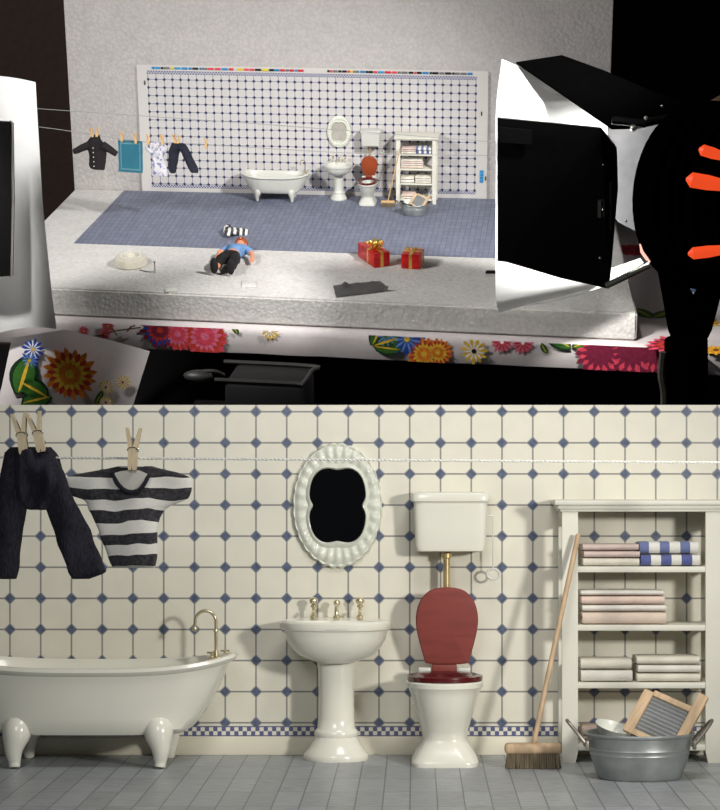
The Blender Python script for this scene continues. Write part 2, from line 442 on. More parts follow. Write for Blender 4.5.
def make_mirror():
    t = empty('mirror', 'x', 'mirror')
    n = 168; b = bme(); OX, OZ = .216, .300
    def inner(a, g=0):
        c, s = math.cos(a), math.sin(a); p = 3.0
        r = 1/((abs(c)/.138)**p+(abs(s)/.186)**p)**(1/p)
        r *= 1-.13*math.exp(-(s/.2)**2)-.07*math.exp(-(c/.22)**2)
        return Vector(((r+g)*c, 0, (r+g)*s))
    prof = [(0, -.012), (0, .028), (.06, .038), (.14, .036), (.24, .026), (.4, .03), (.6, .036), (.75, .032), (.86, .024), (.93, .026), (1, .016), (1, -.0)]
    rs = []
    for f, h in prof:
        ring = []
        for i in range(n):
            a = 2*PI*i/n; sc = 1+.022*abs(math.sin(a*14))*(1 if f > .7 else 0)
            o_ = Vector((OX*math.cos(a)*sc, 0, OZ*math.sin(a)*sc)); i_ = inner(math.atan2(math.sin(a)*OZ, math.cos(a)*OX))
            q = i_.lerp(o_, f); q.y = -h-.004*math.cos(a*28)*(1 if .3 < f < .9 else 0); ring.append(q)
        rs.append(ring)
    rings(b, rs, False, False)
    obj('frame', b, m['frame'], t)
    b = bme(); f = b.faces.new([b.verts.new(inner(2*PI*i/n, .006)+Vector((0, -.012, 0))) for i in range(n)])
    obj('glass', b, m['mirror'], t, smooth=False)
    return t

def make_shelf(W=.755, D_=.29, H=1.245):
    t = empty('shelf_unit', 'x', 'shelf')
    pw = .075
    for sx in (0, 1):
        for sy in (0, 1):
            b = bme(); x0 = sx*(W-pw); dp = .03
            y0 = -D_+sy*(D_-dp); zt = H-.05
            w2 = pw if sy == 0 else .04
            xa = x0 if sx == 0 else x0+pw-w2
            # tapered foot
            c = Vector((xa+w2/2, y0+dp/2, 0))
            ins = .016*(1 if sx == 0 else -1)
            rr = []
            for z, a0, a1 in ((0, .012, .0), (.05, .0, 0), (zt, 0, 0)):
                l_, r_ = xa+(a0 if sx == 1 else 0), xa+w2-(a0 if sx == 0 else 0)
                rr.append([Vector((l_, y0, z)), Vector((r_, y0, z)), Vector((r_, y0+dp, z)), Vector((l_, y0+dp, z))])
            rings(b, rr); obj('post', b, m['shelf'], t, smooth=False)
    for sx in (0, 1):
        b = bme(); x = .012 if sx == 0 else W-.012
        box(b, (x, -D_/2, H-.09), (.02, D_-.06, .08), .003); obj('side_rail', b, m['shelf'], t); b = bme(); box(b, (x, -D_/2, .1), (.02, D_-.06, .04), .003)
        obj('side_rail', b, m['shelf'], t)
    for z in (.93, .653, .38, .085):
        b = bme(); box(b, (W/2, -D_/2, z-.014), (W-.04, D_-.012, .028), .004); obj('shelf_board', b, m['shelf'], t)
    b = bme(); box(b, (W/2, -D_/2, H-.012), (W+.075, D_+.06, .024), .006); box(b, (W/2, -D_/2, H-.033), (W+.045, D_+.035, .02), .006); box(b, (W/2, -D_/2, H-.048), (W+.02, D_+.015, .014), .003)
    obj('cornice', b, m['shelf'], t)
    return t

def make_broom(length=1.0):
    t = empty('broom', 'x', 'broom')
    b = bme(); box(b, (0, 0, .092), (.25, .075, .05), .018, seg=3); obj('broom_head', b, m['wood'], t)
    b = bme()
    for i in range(24):
        for j in range(5):
            x = -.108+i*.0094; y = -.026+j*.013
            q = random.uniform(-.004, .004)
            tube(b, [(x, y, .075), (x*1.06+q, y*1.3+q, .002)], .0058, 5)
    obj('bristles', b, m['bristle'], t)
    return t

def make_washtub():
    t = empty('washtub', 'x', 'washtub')
    b = bme()
    L = [(.180, .135, .0), (.185, .14, .004), (.190, .145, .012), (.216, .165, .085), (.222, .17, .108), (.2245, .1725, .113), (.2225, .1705, .118), (.226, .174, .13), (.229, .1765, .135), (.2265, .174, .14), (.238, .184, .19), (.246, .191, .194), (.249, .194, .202), (.246, .191, .209), (.238, .184, .208), (.234, .18, .2), (.21, .16, .09), (.184, .138, .012), (.1, .08, .01)]
    rings(b, [sell(rx, ry, z, 0, 0, 56, 2.0) for rx, ry, z in L])
    obj('tub_wall', b, m['zinc'], t)
    for s in (-1, 1):
        b = bme(); pts = []
        for i in range(13):
            a = PI*i/12; pts.append((s*(.236+.09*math.sin(a)), -.055*math.cos(a), .15+.11*math.sin(a)))
        tube(b, pts, .008, 8)
        for y in (-.055, .055): box(b, (s*.24, y, .155), (.016, .03, .04), .005)
        obj('handle', b, m['zincdark'], t)
    return t

def make_washboard():
    t = empty('washboard', 'x', 'washboard')
    for s in (-1, 1):
        b = bme(); box(b, (s*.115, 0, .285+s*.022), (.048, .03, .27+s*.044), .006); obj('side_rail', b, m['wood'], t)
    b = bme(); rows = []
    for k in range(100):
        z = .17+.21*k/99; rows.append((z, -.006*math.sin(k*PI/4.5)))
    q = [[b.verts.new((x, y+d, z)) for x in (-.094, .094)] for z, y in rows for d in (0,)]
    for a, c in zip(q, q[1:]): b.faces.new((a[0], a[1], c[1], c[0]))
    obj('ribbed_plate', b, m['board'], t)
    for z in (.375, .165):
        b = bme(); box(b, (0, 0, z), (.19, .022, .03), .005); obj('crossbar', b, m['wood'], t)
    return t

def make_pin():
    t = empty('clothespin', 'x', 'clothespin')
    for s in (-1, 1):
        b = bme(); rr = []
        for z, x, w in ((-.075, .0085, .006), (-.06, .0095, .009), (-.01, .0085, .0095), (.02, .0095, .0095), (.07, .021, .0075), (.1, .028, .005)):
            x *= s; rr.append([Vector((x-w, -.02, z)), Vector((x+w, -.02, z)), Vector((x+w, .02, z)), Vector((x-w, .02, z))])
        rings(b, rr); obj('prong', b, m['pinwood'], t, smooth=False)
    b = bme()
    pts = [(.021*math.cos(a), -.023+.046*i/60, .008+.012*math.sin(a)) for i, a in enumerate([2*PI*j/12 for j in range(61)])]
    tube(b, pts, .0025, 5); obj('spring', b, m['steel'], t)
    return t

def towel(name, w, d, h, mt, seed=0, layers=2):
    """a folded towel: layers joined in a rounded fold at the front"""
    b = bme(); lh = h/layers; n = 18
    for k in range(layers):
        rs = []
        zc = lh*(k+.5); 
        for i in range(n+1):
            u = i/n; x = -w/2+w*u; ring = []
            e = 1-.12*(abs(2*u-1)**8)
            for j in range(20):
                a = 2*PI*j/20; c, s = math.cos(a), math.sin(a)
                y = d/2*math.copysign(abs(c)**.35, c)*e; z = lh*.46*math.copysign(abs(s)**.6, s)*e
                nz = noise.noise(Vector((x*6+seed, y*6, k*3.1+seed)))
                ring.append(Vector((x+nz*.004, -d/2+y+nz*.008, zc+z+nz*.002)))
            rs.append(ring)
        rings(b, rs)
    rs = []
    for i in range(n+1):     # fold at the front wrapping the layers
        u = i/n; x = (-w/2+w*u)*.985; ring = []
        for j in range(14):
            a = PI/2+PI*j/13; ring.append(Vector((x, -d+.012+.022*math.cos(a), h/2+h*.44*math.sin(a)+.001*noise.noise(Vector((x*9, seed, 0))))))
        rs.append(ring)
    rings(b, rs)
    for v in b.verts: v.co.z = max(v.co.z, .0005)
    return obj(name, b, mt)

def twisted_line(name, a, b_, r, strands=2, pitch=.05, sag=0.0):
    a, b_ = Vector(a), Vector(b_); L = (b_-a).length; N = int(L/pitch*8); bm = bme()
    dx = (b_-a).normalized(); e1 = Vector((0, 1, 0)); e2 = dx.cross(e1).normalized()
    for s in range(strands):
        pts = []
        for i in range(N+1):
            u = i/N; ang = 2*PI*(u*L/pitch)+s*2*PI/strands
            pts.append(a.lerp(b_, u)+Vector((0, 0, -sag*4*u*(1-u)))+(e1*math.cos(ang)+e2*math.sin(ang))*r*.75)
        tube(bm, pts, r, 5)
    return obj(name, bm, m['rope'])

def make_jeans(name='jeans'):
    t = empty(name, 'x', 'trousers')
    P = lambda u, v: ((u-40)/241, (458-v)/241)     # local x,z; origin on the line
    def rows(L): return [((458-v)/241, (a-40)/241, (b_-40)/241) for v, a, b_ in L]
    b = bme()
    garment(b, rows([(447, 10, 50), (455, 5, 58), (470, 2, 64), (485, 2, 67), (498, 8, 66), (506, 16, 62), (510, 30, 52)]), .05, .075, 3, y0=.0, fold=1.9)
    obj('waist', b, m['denim'], t)
    b = bme(); garment(b, rows([(452, 6, 28), (475, 0, 32), (500, -4, 30), (510, -6, 27), (540, -9, 22), (570, -13, 19), (579, -14, 17)]), .032, .028, 11, y0=-.004, fold=1.4)
    obj('leg', b, m['denim'], t)
    b = bme(); garment(b, rows([(450, 30, 50), (470, 36, 64), (490, 42, 71), (510, 46, 80), (530, 53, 90), (550, 61, 98), (565, 67, 104), (572, 69, 106), (579, 74, 90)]), .032, .03, 23, y0=-.008, fold=1.4)
    obj('leg', b, m['denim'], t)
    b = bme(); tube(b, smoothpath([((12-40)/241, -.02, .028), ((30-40)/241, -.05, .004), ((50-40)/241, -.04, .03)], 5), .006, 6); obj('waistband', b, m['denim'], t)
    return t

def make_shirt(name='striped_shirt'):
    t = empty(name, 'x', 'shirt')
    rows = [((458-v)/241, (a-133)/241, (b_-133)/241) for v, a, b_ in
            [(466, 118, 150), (469, 104, 162), (473, 82, 178), (478, 64, 191), (486, 63, 191), (494, 66, 189), (499, 80, 186), (504, 86, 176), (509, 88, 165), (516, 92, 160), (530, 97, 158), (545, 102, 157), (560, 108, 156), (568, 112, 154)]]
    b = bme(); garment(b, rows, .035, .034, 5, n=44, steps=70, fold=.8)
    obj('jersey', b, m['stripe'], t)
    Q = lambda u, v, y=-.055: ((u-133)/241, y, (458-v)/241)
    b = bme(); tube(b, smoothpath([Q(113, 473, -.04), Q(118, 483), Q(127, 491, -.056), Q(138, 491, -.056), Q(145, 484), Q(149, 475, -.042)], 5), .009, 8); obj('neckband', b, m['neck'], t)
    b = bme(); pts = smoothpath([Q(115, 473, -.05), Q(120, 483, -.05), Q(128, 489, -.05), Q(137, 489, -.05), Q(144, 482, -.05), Q(148, 474, -.05)], 4)+[Q(140, 470.5, -.05), Q(131, 470, -.05), Q(122, 471, -.05)]
    prism(b, pts, (0, .004, 0)); obj('neck_opening', b, m['neckin'], t)
    return t

# ================================================================== NEAR SET (lower picture)
cream = lin((226, 221, 203))
wm = tile_mat('tile_wall_near', .15, .1517, -1.9756, .156, lin((228, 224, 208)), lin((122, 120, 120)), lin((90, 99, 120)), .185, .027, .140, 9, -99, 99, lin((84, 88, 132)), .041, lin((230, 226, 210)), soft=.035)
b = bme(); box(b, (0, .04, 1.706/2), (7.0, .08, 1.706)); w = obj('wall_back', b, wm, smooth=False); tag(w, kind='structure')
b = bme(); box(b, (0, -.006, .042), (7.0, .012, .084), .003); w = obj('baseboard_back', b, mat('baseboard_paint', (228, 222, 202), .4, var=.03)); tag(w, kind='structure')
fm = floor_mat('slate_floor_near', .1135, .42, -.0207, -.02, lin((160, 164, 166)), lin((88, 88, 94)), .4, .026)
b = bme(); box(b, (0, -1.75, -.03), (7.0, 3.66, .06)); w = obj('floor', b, fm, smooth=False); tag(w, kind='structure')

tub = make_tub(); tag(tub, 'large white footed bathtub with gooseneck spout, cut off by the left picture edge'); put(tub, ML, ((97-415)/209, -.325, 0))
sink = make_sink(); tag(sink, 'white pedestal sink with three taps, large, below the oval mirror with dark glass'); put(sink, ML, ((336-415)/209, 0, 0))
toil = make_toilet(); tag(toil, 'large white toilet with dull maroon raised lid and high cistern, left of the short broom'); put(toil, ML, ((445-415)/213, 0, 0))
mir = make_mirror(); tag(mir, 'oval mirror with scalloped white frame and nearly black glass, above the large sink'); put(mir, ML, ((337.5-415)/205, 0, 1.34-(505.5-480)/205))
shf = make_shelf(); tag(shf, 'large white wooden shelf unit of folded towels behind the grey metal washtub'); put(shf, ML, (.697, -.02, 0))
br = make_broom(); tag(br, 'wooden broom with a wide bristle head leaning on the large shelf unit'); 
b0 = lw(533, 767, -.50); b0.z = 0
htop = lw(578, 536, -.36); hb = Vector((b0.x, -.43, .11))
b = bme(); htop.x = b0.x+(htop.x-b0.x)/1.06; tube(b, [Vector((0, 0, .10)), htop-b0], .0115, 10); ball(b, htop-b0, .0125, n=8); obj('handle', b, m['wood'], br)
put(br, ML, b0, sc=(1.06, 1, 1))
wt = make_washtub(); tag(wt, 'oval galvanized metal washtub with two loop handles, in front of the large shelf unit'); wtp = Vector(((640-415)/223, -.84, 0)); put(wt, ML, wtp, sc=(1, 1.03, 1.0))
wb = make_washboard(); tag(wb, 'wooden washboard with ribbed metal plate leaning in the large grey washtub')
def board_mat(p): return Matrix.Translation(p) @ Matrix.Rotation(R(-9), 4, 'Z') @ Matrix.Rotation(R(-30), 4, 'X') @ Matrix.Rotation(R(25), 4, 'Y')
wb.matrix_basis = board_mat(wtp+Vector((-.03, -.10, .045)))
b = bme(); lathe(b, [(.03, 0), (.05, .004), (.075, .03), (.085, .055), (.088, .058), (.083, .056), (.07, .03), (.045, .008), (.01, .006)], (0, 0, 0), 32)
dish = obj('enamel_dish', b, m['enamel']); tag(dish, 'small white enamel dish resting inside the left end of the large washtub', 'dish'); put(dish, ML, wtp+Vector((-.125, .03, .175)), ry=R(14), rx=R(12))

TOW = [  # px left, right, bottom y of stack, list bottom->top of (height px, material key, layers, label)
]
tm = {
 'pink': mat('towel_pink', (212, 192, 184), .95, bump=.5, bscale=150), 'pale': mat('towel_cream', (222, 216, 200), .95, bump=.5, bscale=150),
 'rose': mat('towel_rose', (222, 198, 184), .95, bump=.5, bscale=150), 'white': mat('towel_white', (224, 220, 210), .95, bump=.5, bscale=150),
 'beige': mat('towel_beige', (214, 196, 180), .95, bump=.5, bscale=150),
 'blue': stripe_mat('towel_blue_white', lin((222, 220, 212)), lin((98, 110, 154)), .098, axis=0, warp=.002, off=.045, duty=.48),
 'bluedark': stripe_mat('towel_blue_dark', lin((222, 220, 212)), lin((76, 86, 144)), .098, axis=0, warp=.002, off=.045, duty=.52),
}
ys = -.3; ts = (ys+DW)/F
def stack(x0, x1, zbase, items, grp):
    z = zbase; out = []
    for hpx, key, ly, lab, dx in items:
        h = hpx*ts; w_ = (x1-x0)*ts-abs(dx)*.002
        o = towel('folded_towel', w_, .2, h, tm[key], seed=len(C.objects)*.37, layers=ly)
        tag(o, lab, 'towel', grp); put(o, ML, (((x0+x1)/2-415)*ts+dx*.003, -.085, z)); z += h; out.append((o, x0))
    return out
G1, G2, G3 = 'towels on the top shelf of the large unit', 'towels on the second shelf of the large unit', 'towels on the third shelf of the large unit'
ST = []
ST += stack(583, 640, .931, [(8.5, 'pale', 1, 'cream folded towel, bottom of the left stack, top shelf of the large unit', 0), (7, 'pink', 1, 'dusty pink folded towel, middle of the left stack, top shelf of the large unit', 1), (7, 'pink', 1, 'pink folded towel, uppermost of the left stack, top shelf of the large unit', -1)], G1)
ST += stack(640, 700, .931, [(12, 'bluedark', 1, 'dark blue and white checked folded towel, lower one, top shelf of the large unit', 1), (13, 'blue', 1, 'blue and white checked folded towel, upper one, top shelf of the large unit', -1)], G1)
ST += stack(582, 667, .654, [(13, 'beige', 2, 'thick beige folded towel, lowest of four, second shelf of the large unit', 0), (7, 'white', 1, 'white folded towel above the thick beige one, second shelf of the large unit', 0), (9, 'rose', 1, 'salmon pink folded towel, third up of four, second shelf of the large unit', -2), (5.5, 'white', 1, 'thin white folded towel, topmost of four, second shelf of the large unit', -3)], G2)
ST += stack(581, 633, .381, [(12.5, 'white', 1, 'white folded towel, lower of the left pair, third shelf of the large unit', 0), (11, 'pale', 1, 'off-white folded towel, upper of the left pair, third shelf of the large unit', -1)], G3)
ST += stack(637, 701, .381, [(9, 'pale', 1, 'cream folded towel, lowest of the right three, third shelf of the large unit', 0), (8.5, 'white', 1, 'white folded towel, middle of the right three, third shelf of the large unit', 1), (8.5, 'pale', 1, 'pale folded towel, uppermost of the right three, third shelf of the large unit', -1)], G3)
ST += stack(583, 636, .086, [(8, 'pale', 1, 'cream folded towel, lower one, bottom shelf behind the large washtub', 0), (10, 'rose', 1, 'pale pink folded towel, upper one, bottom shelf behind the large washtub', 0)], 'towels on the bottom shelf of the large unit')

LY = -1.6
la, lb_ = lw(-60, 457, LY), lw(790, 463, LY)
cl = twisted_line('clothesline', la, lb_, .0034, pitch=.034); tag(cl, 'white twisted clothesline cord crossing in front of the large tiled wall', 'clothesline')
for k, x in enumerate((-60, 790)):   # posts off to the sides that carry the line
    p = lw(x, 460, LY); b = bme(); lathe(b, [(.05, 0), (.05, .02), (.015, .03), (.015, p.z+.05)], (0, 0, 0), 16)
    o = obj('clothesline_post', b, m['wood']); tag(o, ('left', 'right')[k]+' wooden post holding the end of the white clothesline', 'post'); put(o, ML, (p.x, LY+.02*(1 if k else 1), 0))
def lz(px): return la.z+(lb_.z-la.z)*(px+60)/850
jn = make_jeans(); tag(jn, 'large dark denim trousers bunched over the clothesline at the left edge'); put(jn, ML, lw(40, 458, LY)-Vector((0, .0, 0)))
sh = make_shirt(); tag(sh, 'black and white striped jersey pegged to the clothesline beside the large jeans'); put(sh, ML, lw(133, 458, LY)+Vector((0, .03, 0)))
pin0 = make_pin(); tag(pin0, 'wooden clothespin gripping the neck of the large striped jersey', 'clothespin', 'clothespins on the near line'); put(pin0, ML, lw(133, 452, LY-.03), ry=R(2), sc=(1, 1, 1.0))
for (x, y, r_, s_, lab) in ((22, 437, -8, 1, 'wooden clothespin at the left end of the large jeans'), (38, 435, -12, .95, 'wooden clothespin on the large jeans, the one nearer the striped jersey')):
    q = copy_tree(pin0); tag(q, lab); put(q, ML, lw(x, y, LY-.055), ry=R(r_), sc=(s_,)*3)

# ================================================================== FAR SET (upper picture)
foam = foam_mat('polystyrene', lin((226, 223, 218)))
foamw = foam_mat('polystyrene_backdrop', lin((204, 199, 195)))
dark = mat('black_paint', (9, 8, 8), .6, var=.2, spec=.25)
# studio shell
b = bme(); box(b, (-5, 6.2, 1), (13.5, .1, 22)); w = obj('wall_far', b, mat('brown_studio_wall', (64, 48, 40), .9), smooth=False); tag(w, kind='structure'); put(w, MU)
b = bme(); box(b, (11, 6.0, 1), (18, .1, 22)); w = obj('wall_far_right', b, mat('near_black_wall', (6, 6, 6), .95), smooth=False); tag(w, kind='structure'); put(w, MU)  # near-black panel across the right background
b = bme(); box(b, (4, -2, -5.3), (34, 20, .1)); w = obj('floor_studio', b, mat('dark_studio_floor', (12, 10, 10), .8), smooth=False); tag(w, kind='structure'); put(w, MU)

# foam backdrop
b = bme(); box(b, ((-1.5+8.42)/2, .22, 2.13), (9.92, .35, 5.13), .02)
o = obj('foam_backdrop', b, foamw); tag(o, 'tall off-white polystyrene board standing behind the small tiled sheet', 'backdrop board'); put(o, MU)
# foam slab
TH = .46
p_l, p_r = Vector((-1.7, -5.97, 0)), Vector((8.9, -6.52, 0))
b = bme()
top = [Vector((-1.5, .04, 0)), Vector((8.5, .04, 0)), p_r, p_l]
fs = prism(b, top, (0, 0, -TH)); bmesh.ops.bevel(b, geom=b.edges[:], offset=.03, segments=2, affect='EDGES')
o = obj('foam_slab', b, foam); tag(o, 'thick white polystyrene slab lying on the flowered tablecloth under the small bathroom', 'foam slab'); put(o, MU)

# printed tile sheet
sx1 = 6.0; zrow = FLZ
sm = tile_mat('printed_tile_sheet', .15, .15, 0, 0, lin((204, 200, 196)), lin((104, 106, 136)), lin((44, 52, 92)), .22, .04, -.02, 2.05, -.02, sx1+.02, lin((62, 72, 130)), .05, lin((208, 204, 198)), top_border=True, rough=.35)
b = bme(); 
nx = 48
for q in ((-.2, 6.22),):
    vv = []
    for i in range(nx+1):
        x = q[0]+(q[1]-q[0])*i/nx; y = -.006-.006*(1+noise.noise(Vector((x*2, 0, 3))))
        vv.append([b.verts.new((x, y-.01*noise.noise(Vector((x*1.5, zz, 7))), zz)) for zz in (-FLZ+.004, .5, 1.0, 1.5, 2.215)])
    for a, c in zip(vv, vv[1:]):
        for i in range(4): b.faces.new((a[i], c[i], c[i+1], a[i+1]))
bars = [(20, 20, 20), (205, 40, 60), (30, 130, 190), (225, 200, 40), (120, 120, 120), (20, 20, 20), (220, 70, 90), (60, 150, 200)]
bm_ = [mat('colour_bar_%d' % i, c, .5) for i, c in enumerate(bars)]
random.seed(3); x = .08; 
while x < 5.85:
    w_ = random.choice((.05, .07, .1, .13)); k = random.randrange(len(bars))
    if not (2.83 < x < 3.2 or 1.5 < x < 1.62):
        fz = [b.verts.new(p) for p in ((x, -.03, 2.145), (x+w_*.85, -.03, 2.145), (x+w_*.85, -.03, 2.185), (x, -.03, 2.185))]
        f = b.faces.new(fz); f.material_index = 1+k
    x += w_
# registration marks and blue swatches on the right margin
for zz in (.16, .22, .28, .34):
    f = b.faces.new([b.verts.new(p) for p in ((6.09, -.03, zz), (6.16, -.03, zz), (6.16, -.03, zz+.05), (6.09, -.03, zz+.05))]); f.material_index = 9
for zz, xx in ((1.4, 6.1), (.2, 6.19), (1.85, -.07)):
    f = b.faces.new([b.verts.new(p) for p in ((xx, -.03, zz), (xx+.02, -.03, zz), (xx+.02, -.03, zz+.08), (xx, -.03, zz+.08))]); f.material_index = 1
sheet = obj('tile_sheet', b, sm, mats=[sm]+bm_+[mat('cyan_ink', (40, 140, 200), .5)]); tag(sheet, 'glossy printed sheet of white tiles with blue dots and colour bars along its top edge', 'printed sheet')
put(sheet, MU, (0, 0, FLZ))
# printed floor paper
k0 = onZ(125, 190); k1 = onZ(74, 243.5); k2 = onZ(495, 258.5)
b = bme(); nxt = k1+(k2-k1)*1.13
prism(b, [Vector((k0.x, -.02, .004)), Vector((7.55, -.02, .004)), Vector((nxt.x, nxt.y, .004)), Vector((k1.x, k1.y, .004))], (0, 0, .008))
fp = obj('floor_paper', b, floor_mat('printed_slate_paper', .0945, .205, 0, 0, lin((116, 121, 139)), lin((60, 64, 84)), .55, .045)); tag(fp, 'blue-grey printed floor paper with small tiles lying on the foam slab', 'printed paper'); put(fp, MU)

# table + tablecloth
zt = -TH
fl = lambda x: -6.13+(x+1.7)*(-.052)          # front line of the table edge
tb = empty('table', 'dark folding table carrying the flowered tablecloth and foam slab', 'table'); put(tb, MU)
b = bme(); prism(b, [(-1.6, 1.3, zt-.03), (12.8, 1.3, zt-.03), (12.8, fl(12.8)+.12, zt-.03), (-1.6, fl(-1.6)+.12, zt-.03)], (0, 0, -.2)); obj('tabletop', b, dark, tb, smooth=False)
for x, y in ((-1.2, .9), (12.3, .9), (12.3, -6.2), (-1.2, -5.6)):
    b = bme(); box(b, (x, y, -2.95), (.25, .25, 4.5), .02); obj('leg', b, dark, tb)
cw = mat('oilcloth_white', (214, 206, 204), .4, var=.03, coat=.3)
cloth_cols = [(214, 206, 204), (196, 60, 40), (226, 130, 40), (232, 190, 60), (120, 34, 60), (40, 70, 160), (110, 150, 210), (60, 110, 44), (28, 54, 30), (222, 110, 140), (96, 60, 30), (214, 70, 90), (244, 244, 240), (30, 30, 40)]
cmats = [cw]+[mat('cloth_ink_%d' % i, c, .45, var=.2, vscale=20) for i, c in enumerate(cloth_cols[1:])]
RED, ORG, YEL, PLM, BLU, LBL, GRN, DGR, PNK, BRN, CRS, WHT, INK = range(1, 14)
b = bme()
# top and front lip as one swept sheet
prof = [(0.0, 0.0), (-.06, -.01), (-.1, -.05), (-.12, -.12), (-.115, -.3), (-.08, -.44), (.05, -.5)]
cols = []
for i in range(61):
    x = -1.72+(12.9+1.72)*i/60; yb = fl(x)+.1; wv = .012*math.sin(x*5)+.01*noise.noise(Vector((x*3, 0, 0)))
    cols.append([b.verts.new((x, 1.35, zt-.012))]+[b.verts.new((x, yb+dy+wv*(1 if k > 2 else 0), zt-.012+dz)) for k, (dy, dz) in enumerate(prof)])
for a, c in zip(cols, cols[1:]):
    for i in range(len(a)-1): b.faces.new((a[i], c[i], c[i+1], a[i+1]))
def disc_frame(o_, ux, uy): return lambda a, r_: o_+ux*(r_*math.cos(a))+uy*(r_*math.sin(a))
def clampf(fn, lo, hi):
    return lambda p: p
def petal(bm, o_, ux, uy, ang, r0, r1, wd, mi, off, lim=None, n=7):
    nrm = ux.cross(uy).normalized()*off; pts = []
    for sgn in (1, -1):
        rng_ = range(n+1) if sgn == 1 else range(n-1, 0, -1)
        for i in rng_:
            t = i/n; r_ = r0+(r1-r0)*t; w_ = wd*math.sin(PI*min(1, t*.9+.05))**.8*sgn
            px_ = r_*math.cos(ang)-w_*math.sin(ang); py_ = r_*math.sin(ang)+w_*math.cos(ang)
            if lim: py_ = max(lim[0], min(lim[1], py_))
            pts.append(o_+ux*px_+uy*py_+nrm)
    if lim and max((p-o_).dot(uy) for p in pts)-min((p-o_).dot(uy) for p in pts) < .004: return
    try:
        f = bm.faces.new([bm.verts.new(p) for p in pts]); f.material_index = mi
    except Exception: pass
def flower(bm, o_, ux, uy, r_, petals, layers, ctr, lim=None, sq=1.0):
    nv = 0
    for j, (mi, f, w_) in enumerate(layers):
        for i in range(petals):
            nv += 1
            petal(bm, o_, ux, uy, 2*PI*(i+.5*j)/petals+.1, .12*r_, r_*f*random.uniform(.88, 1.05), r_*w_, mi, .006+.0015*j+.00012*i, lim)
    for i in range(1):
        pts = [o_+ux*(.16*r_*math.cos(2*PI*q/12))+uy*(max(lim[0], min(lim[1], .16*r_*math.sin(2*PI*q/12))) if lim else .16*r_*math.sin(2*PI*q/12))+ux.cross(uy).normalized()*.014 for q in range(12)]
        if not lim or (lim[0] < -.02 and lim[1] > .02):
            f = bm.faces.new([bm.verts.new(p) for p in pts]); f.material_index = ctr
def big(bm, o_, ux, uy, r_, lim=None, pal=(ORG, RED, YEL, RED)):
    flower(bm, o_, ux, uy, r_, 16, [(pal[0], 1, .13), (pal[1], .85, .1), (pal[2], .66, .09), (pal[3], .45, .08)], pal[2], lim)
def daisy(bm, o_, ux, uy, r_, pal, ctr, lim=None):
    flower(bm, o_, ux, uy, r_, 11, [(pal[0], 1, .13), (pal[1], .86, .06)], ctr, lim)
def leaf(bm, o_, ux, uy, ang, L_, W_, lim=None):
    petal(bm, o_, ux, uy, ang, 0, L_, W_, DGR, .006, lim); petal(bm, o_, ux, uy, ang, L_*.04, L_*.94, W_*.72, GRN, .008, lim)
    petal(bm, o_, ux, uy, ang, L_*.05, L_*.9, W_*.12, YEL, .0095, lim)
UX = Vector((1, -.052, 0)).normalized(); UZ = Vector((0, 0, 1))
lipY = lambda x: fl(x)-.04
def lip(u, v):
    """pixel on the cloth's front lip -> (point, vertical limits)"""
    p = onY(u, v, -6.6)
    for _ in range(4): p = onY(u, v, lipY(p.x))
    return p, (zt-.44-p.z, zt-.03-p.z)
for u, v, r_, kind in ((108, 326, .12, 'pk'), (84, 331, .1, 'pk'), (105, 334, .11, 'pk'), (160, 330, .34, 'bluebig'), (205, 336, .42, 'crim'), (178, 334, .32, 'crim'), (270, 331, .16, 'y'),
                       (372, 346, .0, 'leaf'), (386, 336, .22, 'b'), (407, 339, .3, 'b'), (424, 354, .3, 'ob'), (438, 352, .25, 'ob'), (474, 351, .24, 'y'), (502, 342, .2, 'pk'), (523, 343, .2, 'pk'), (541, 343, .1, 'gl'),
                       (572, 348, .3, 'leafb'), (600, 352, .45, 'crim_dim'), (632, 350, .5, 'crim_dim'), (655, 352, .4, 'crim_dim'), (316, 324, .06, 'bd'), (232, 324, .09, 'gl')):
    o_, lm = lip(u, v)
    if kind == 'pk': daisy(b, o_, UX, UZ, r_, (PNK, RED), YEL, lm)
    if kind == 'y': daisy(b, o_, UX, UZ, r_, (YEL, WHT), INK, lm)
    if kind == 'b': daisy(b, o_, UX, UZ, r_, (BLU, LBL), YEL, lm)
    if kind == 'crim': big(b, o_, UX, UZ, r_, lm, (CRS, RED, PNK, CRS))
    if kind == 'crim_dim': big(b, o_, UX, UZ, r_, lm, (PLM, CRS, PLM, PLM))  # plum tones put the dimness of the right end into the print
    if kind == 'bluebig': big(b, o_, UX, UZ, r_, lm, (PLM, BLU, RED, PLM))
    if kind == 'ob': big(b, o_, UX, UZ, r_, lm, (ORG, RED, YEL, ORG))
    if kind == 'leaf':
        leaf(b, o_, UX, UZ, R(20), .5, .17, lm); leaf(b, o_, UX, UZ, R(65), .45, .14, lm); leaf(b, o_, UX, UZ, R(-5), .5, .12, lm)
    if kind == 'leafb':
        leaf(b, o_, UX, UZ, R(150), .5, .15, lm); leaf(b, o_, UX, UZ, R(30), .45, .14, lm)
    if kind == 'gl': leaf(b, o_, UX, UZ, R(-60), .2, .05, lm); leaf(b, o_, UX, UZ, R(60), .2, .05, lm)
    if kind == 'bd': daisy(b, o_, UX, UZ, r_, (BLU, LBL), BLU, lm)
for (u0, v0, u1, v1) in ((92, 336, 142, 326), (118, 334, 110, 326), (128, 330, 136, 324)):   # brown stems
    p0, _ = lip(u0, v0); p1, _ = lip(u1, v1); p0.y -= .07; p1.y -= .07; tube(b, [p0, (p0+p1)/2+Vector((0, 0, .03)), p1], .012, 5, mi=BRN)
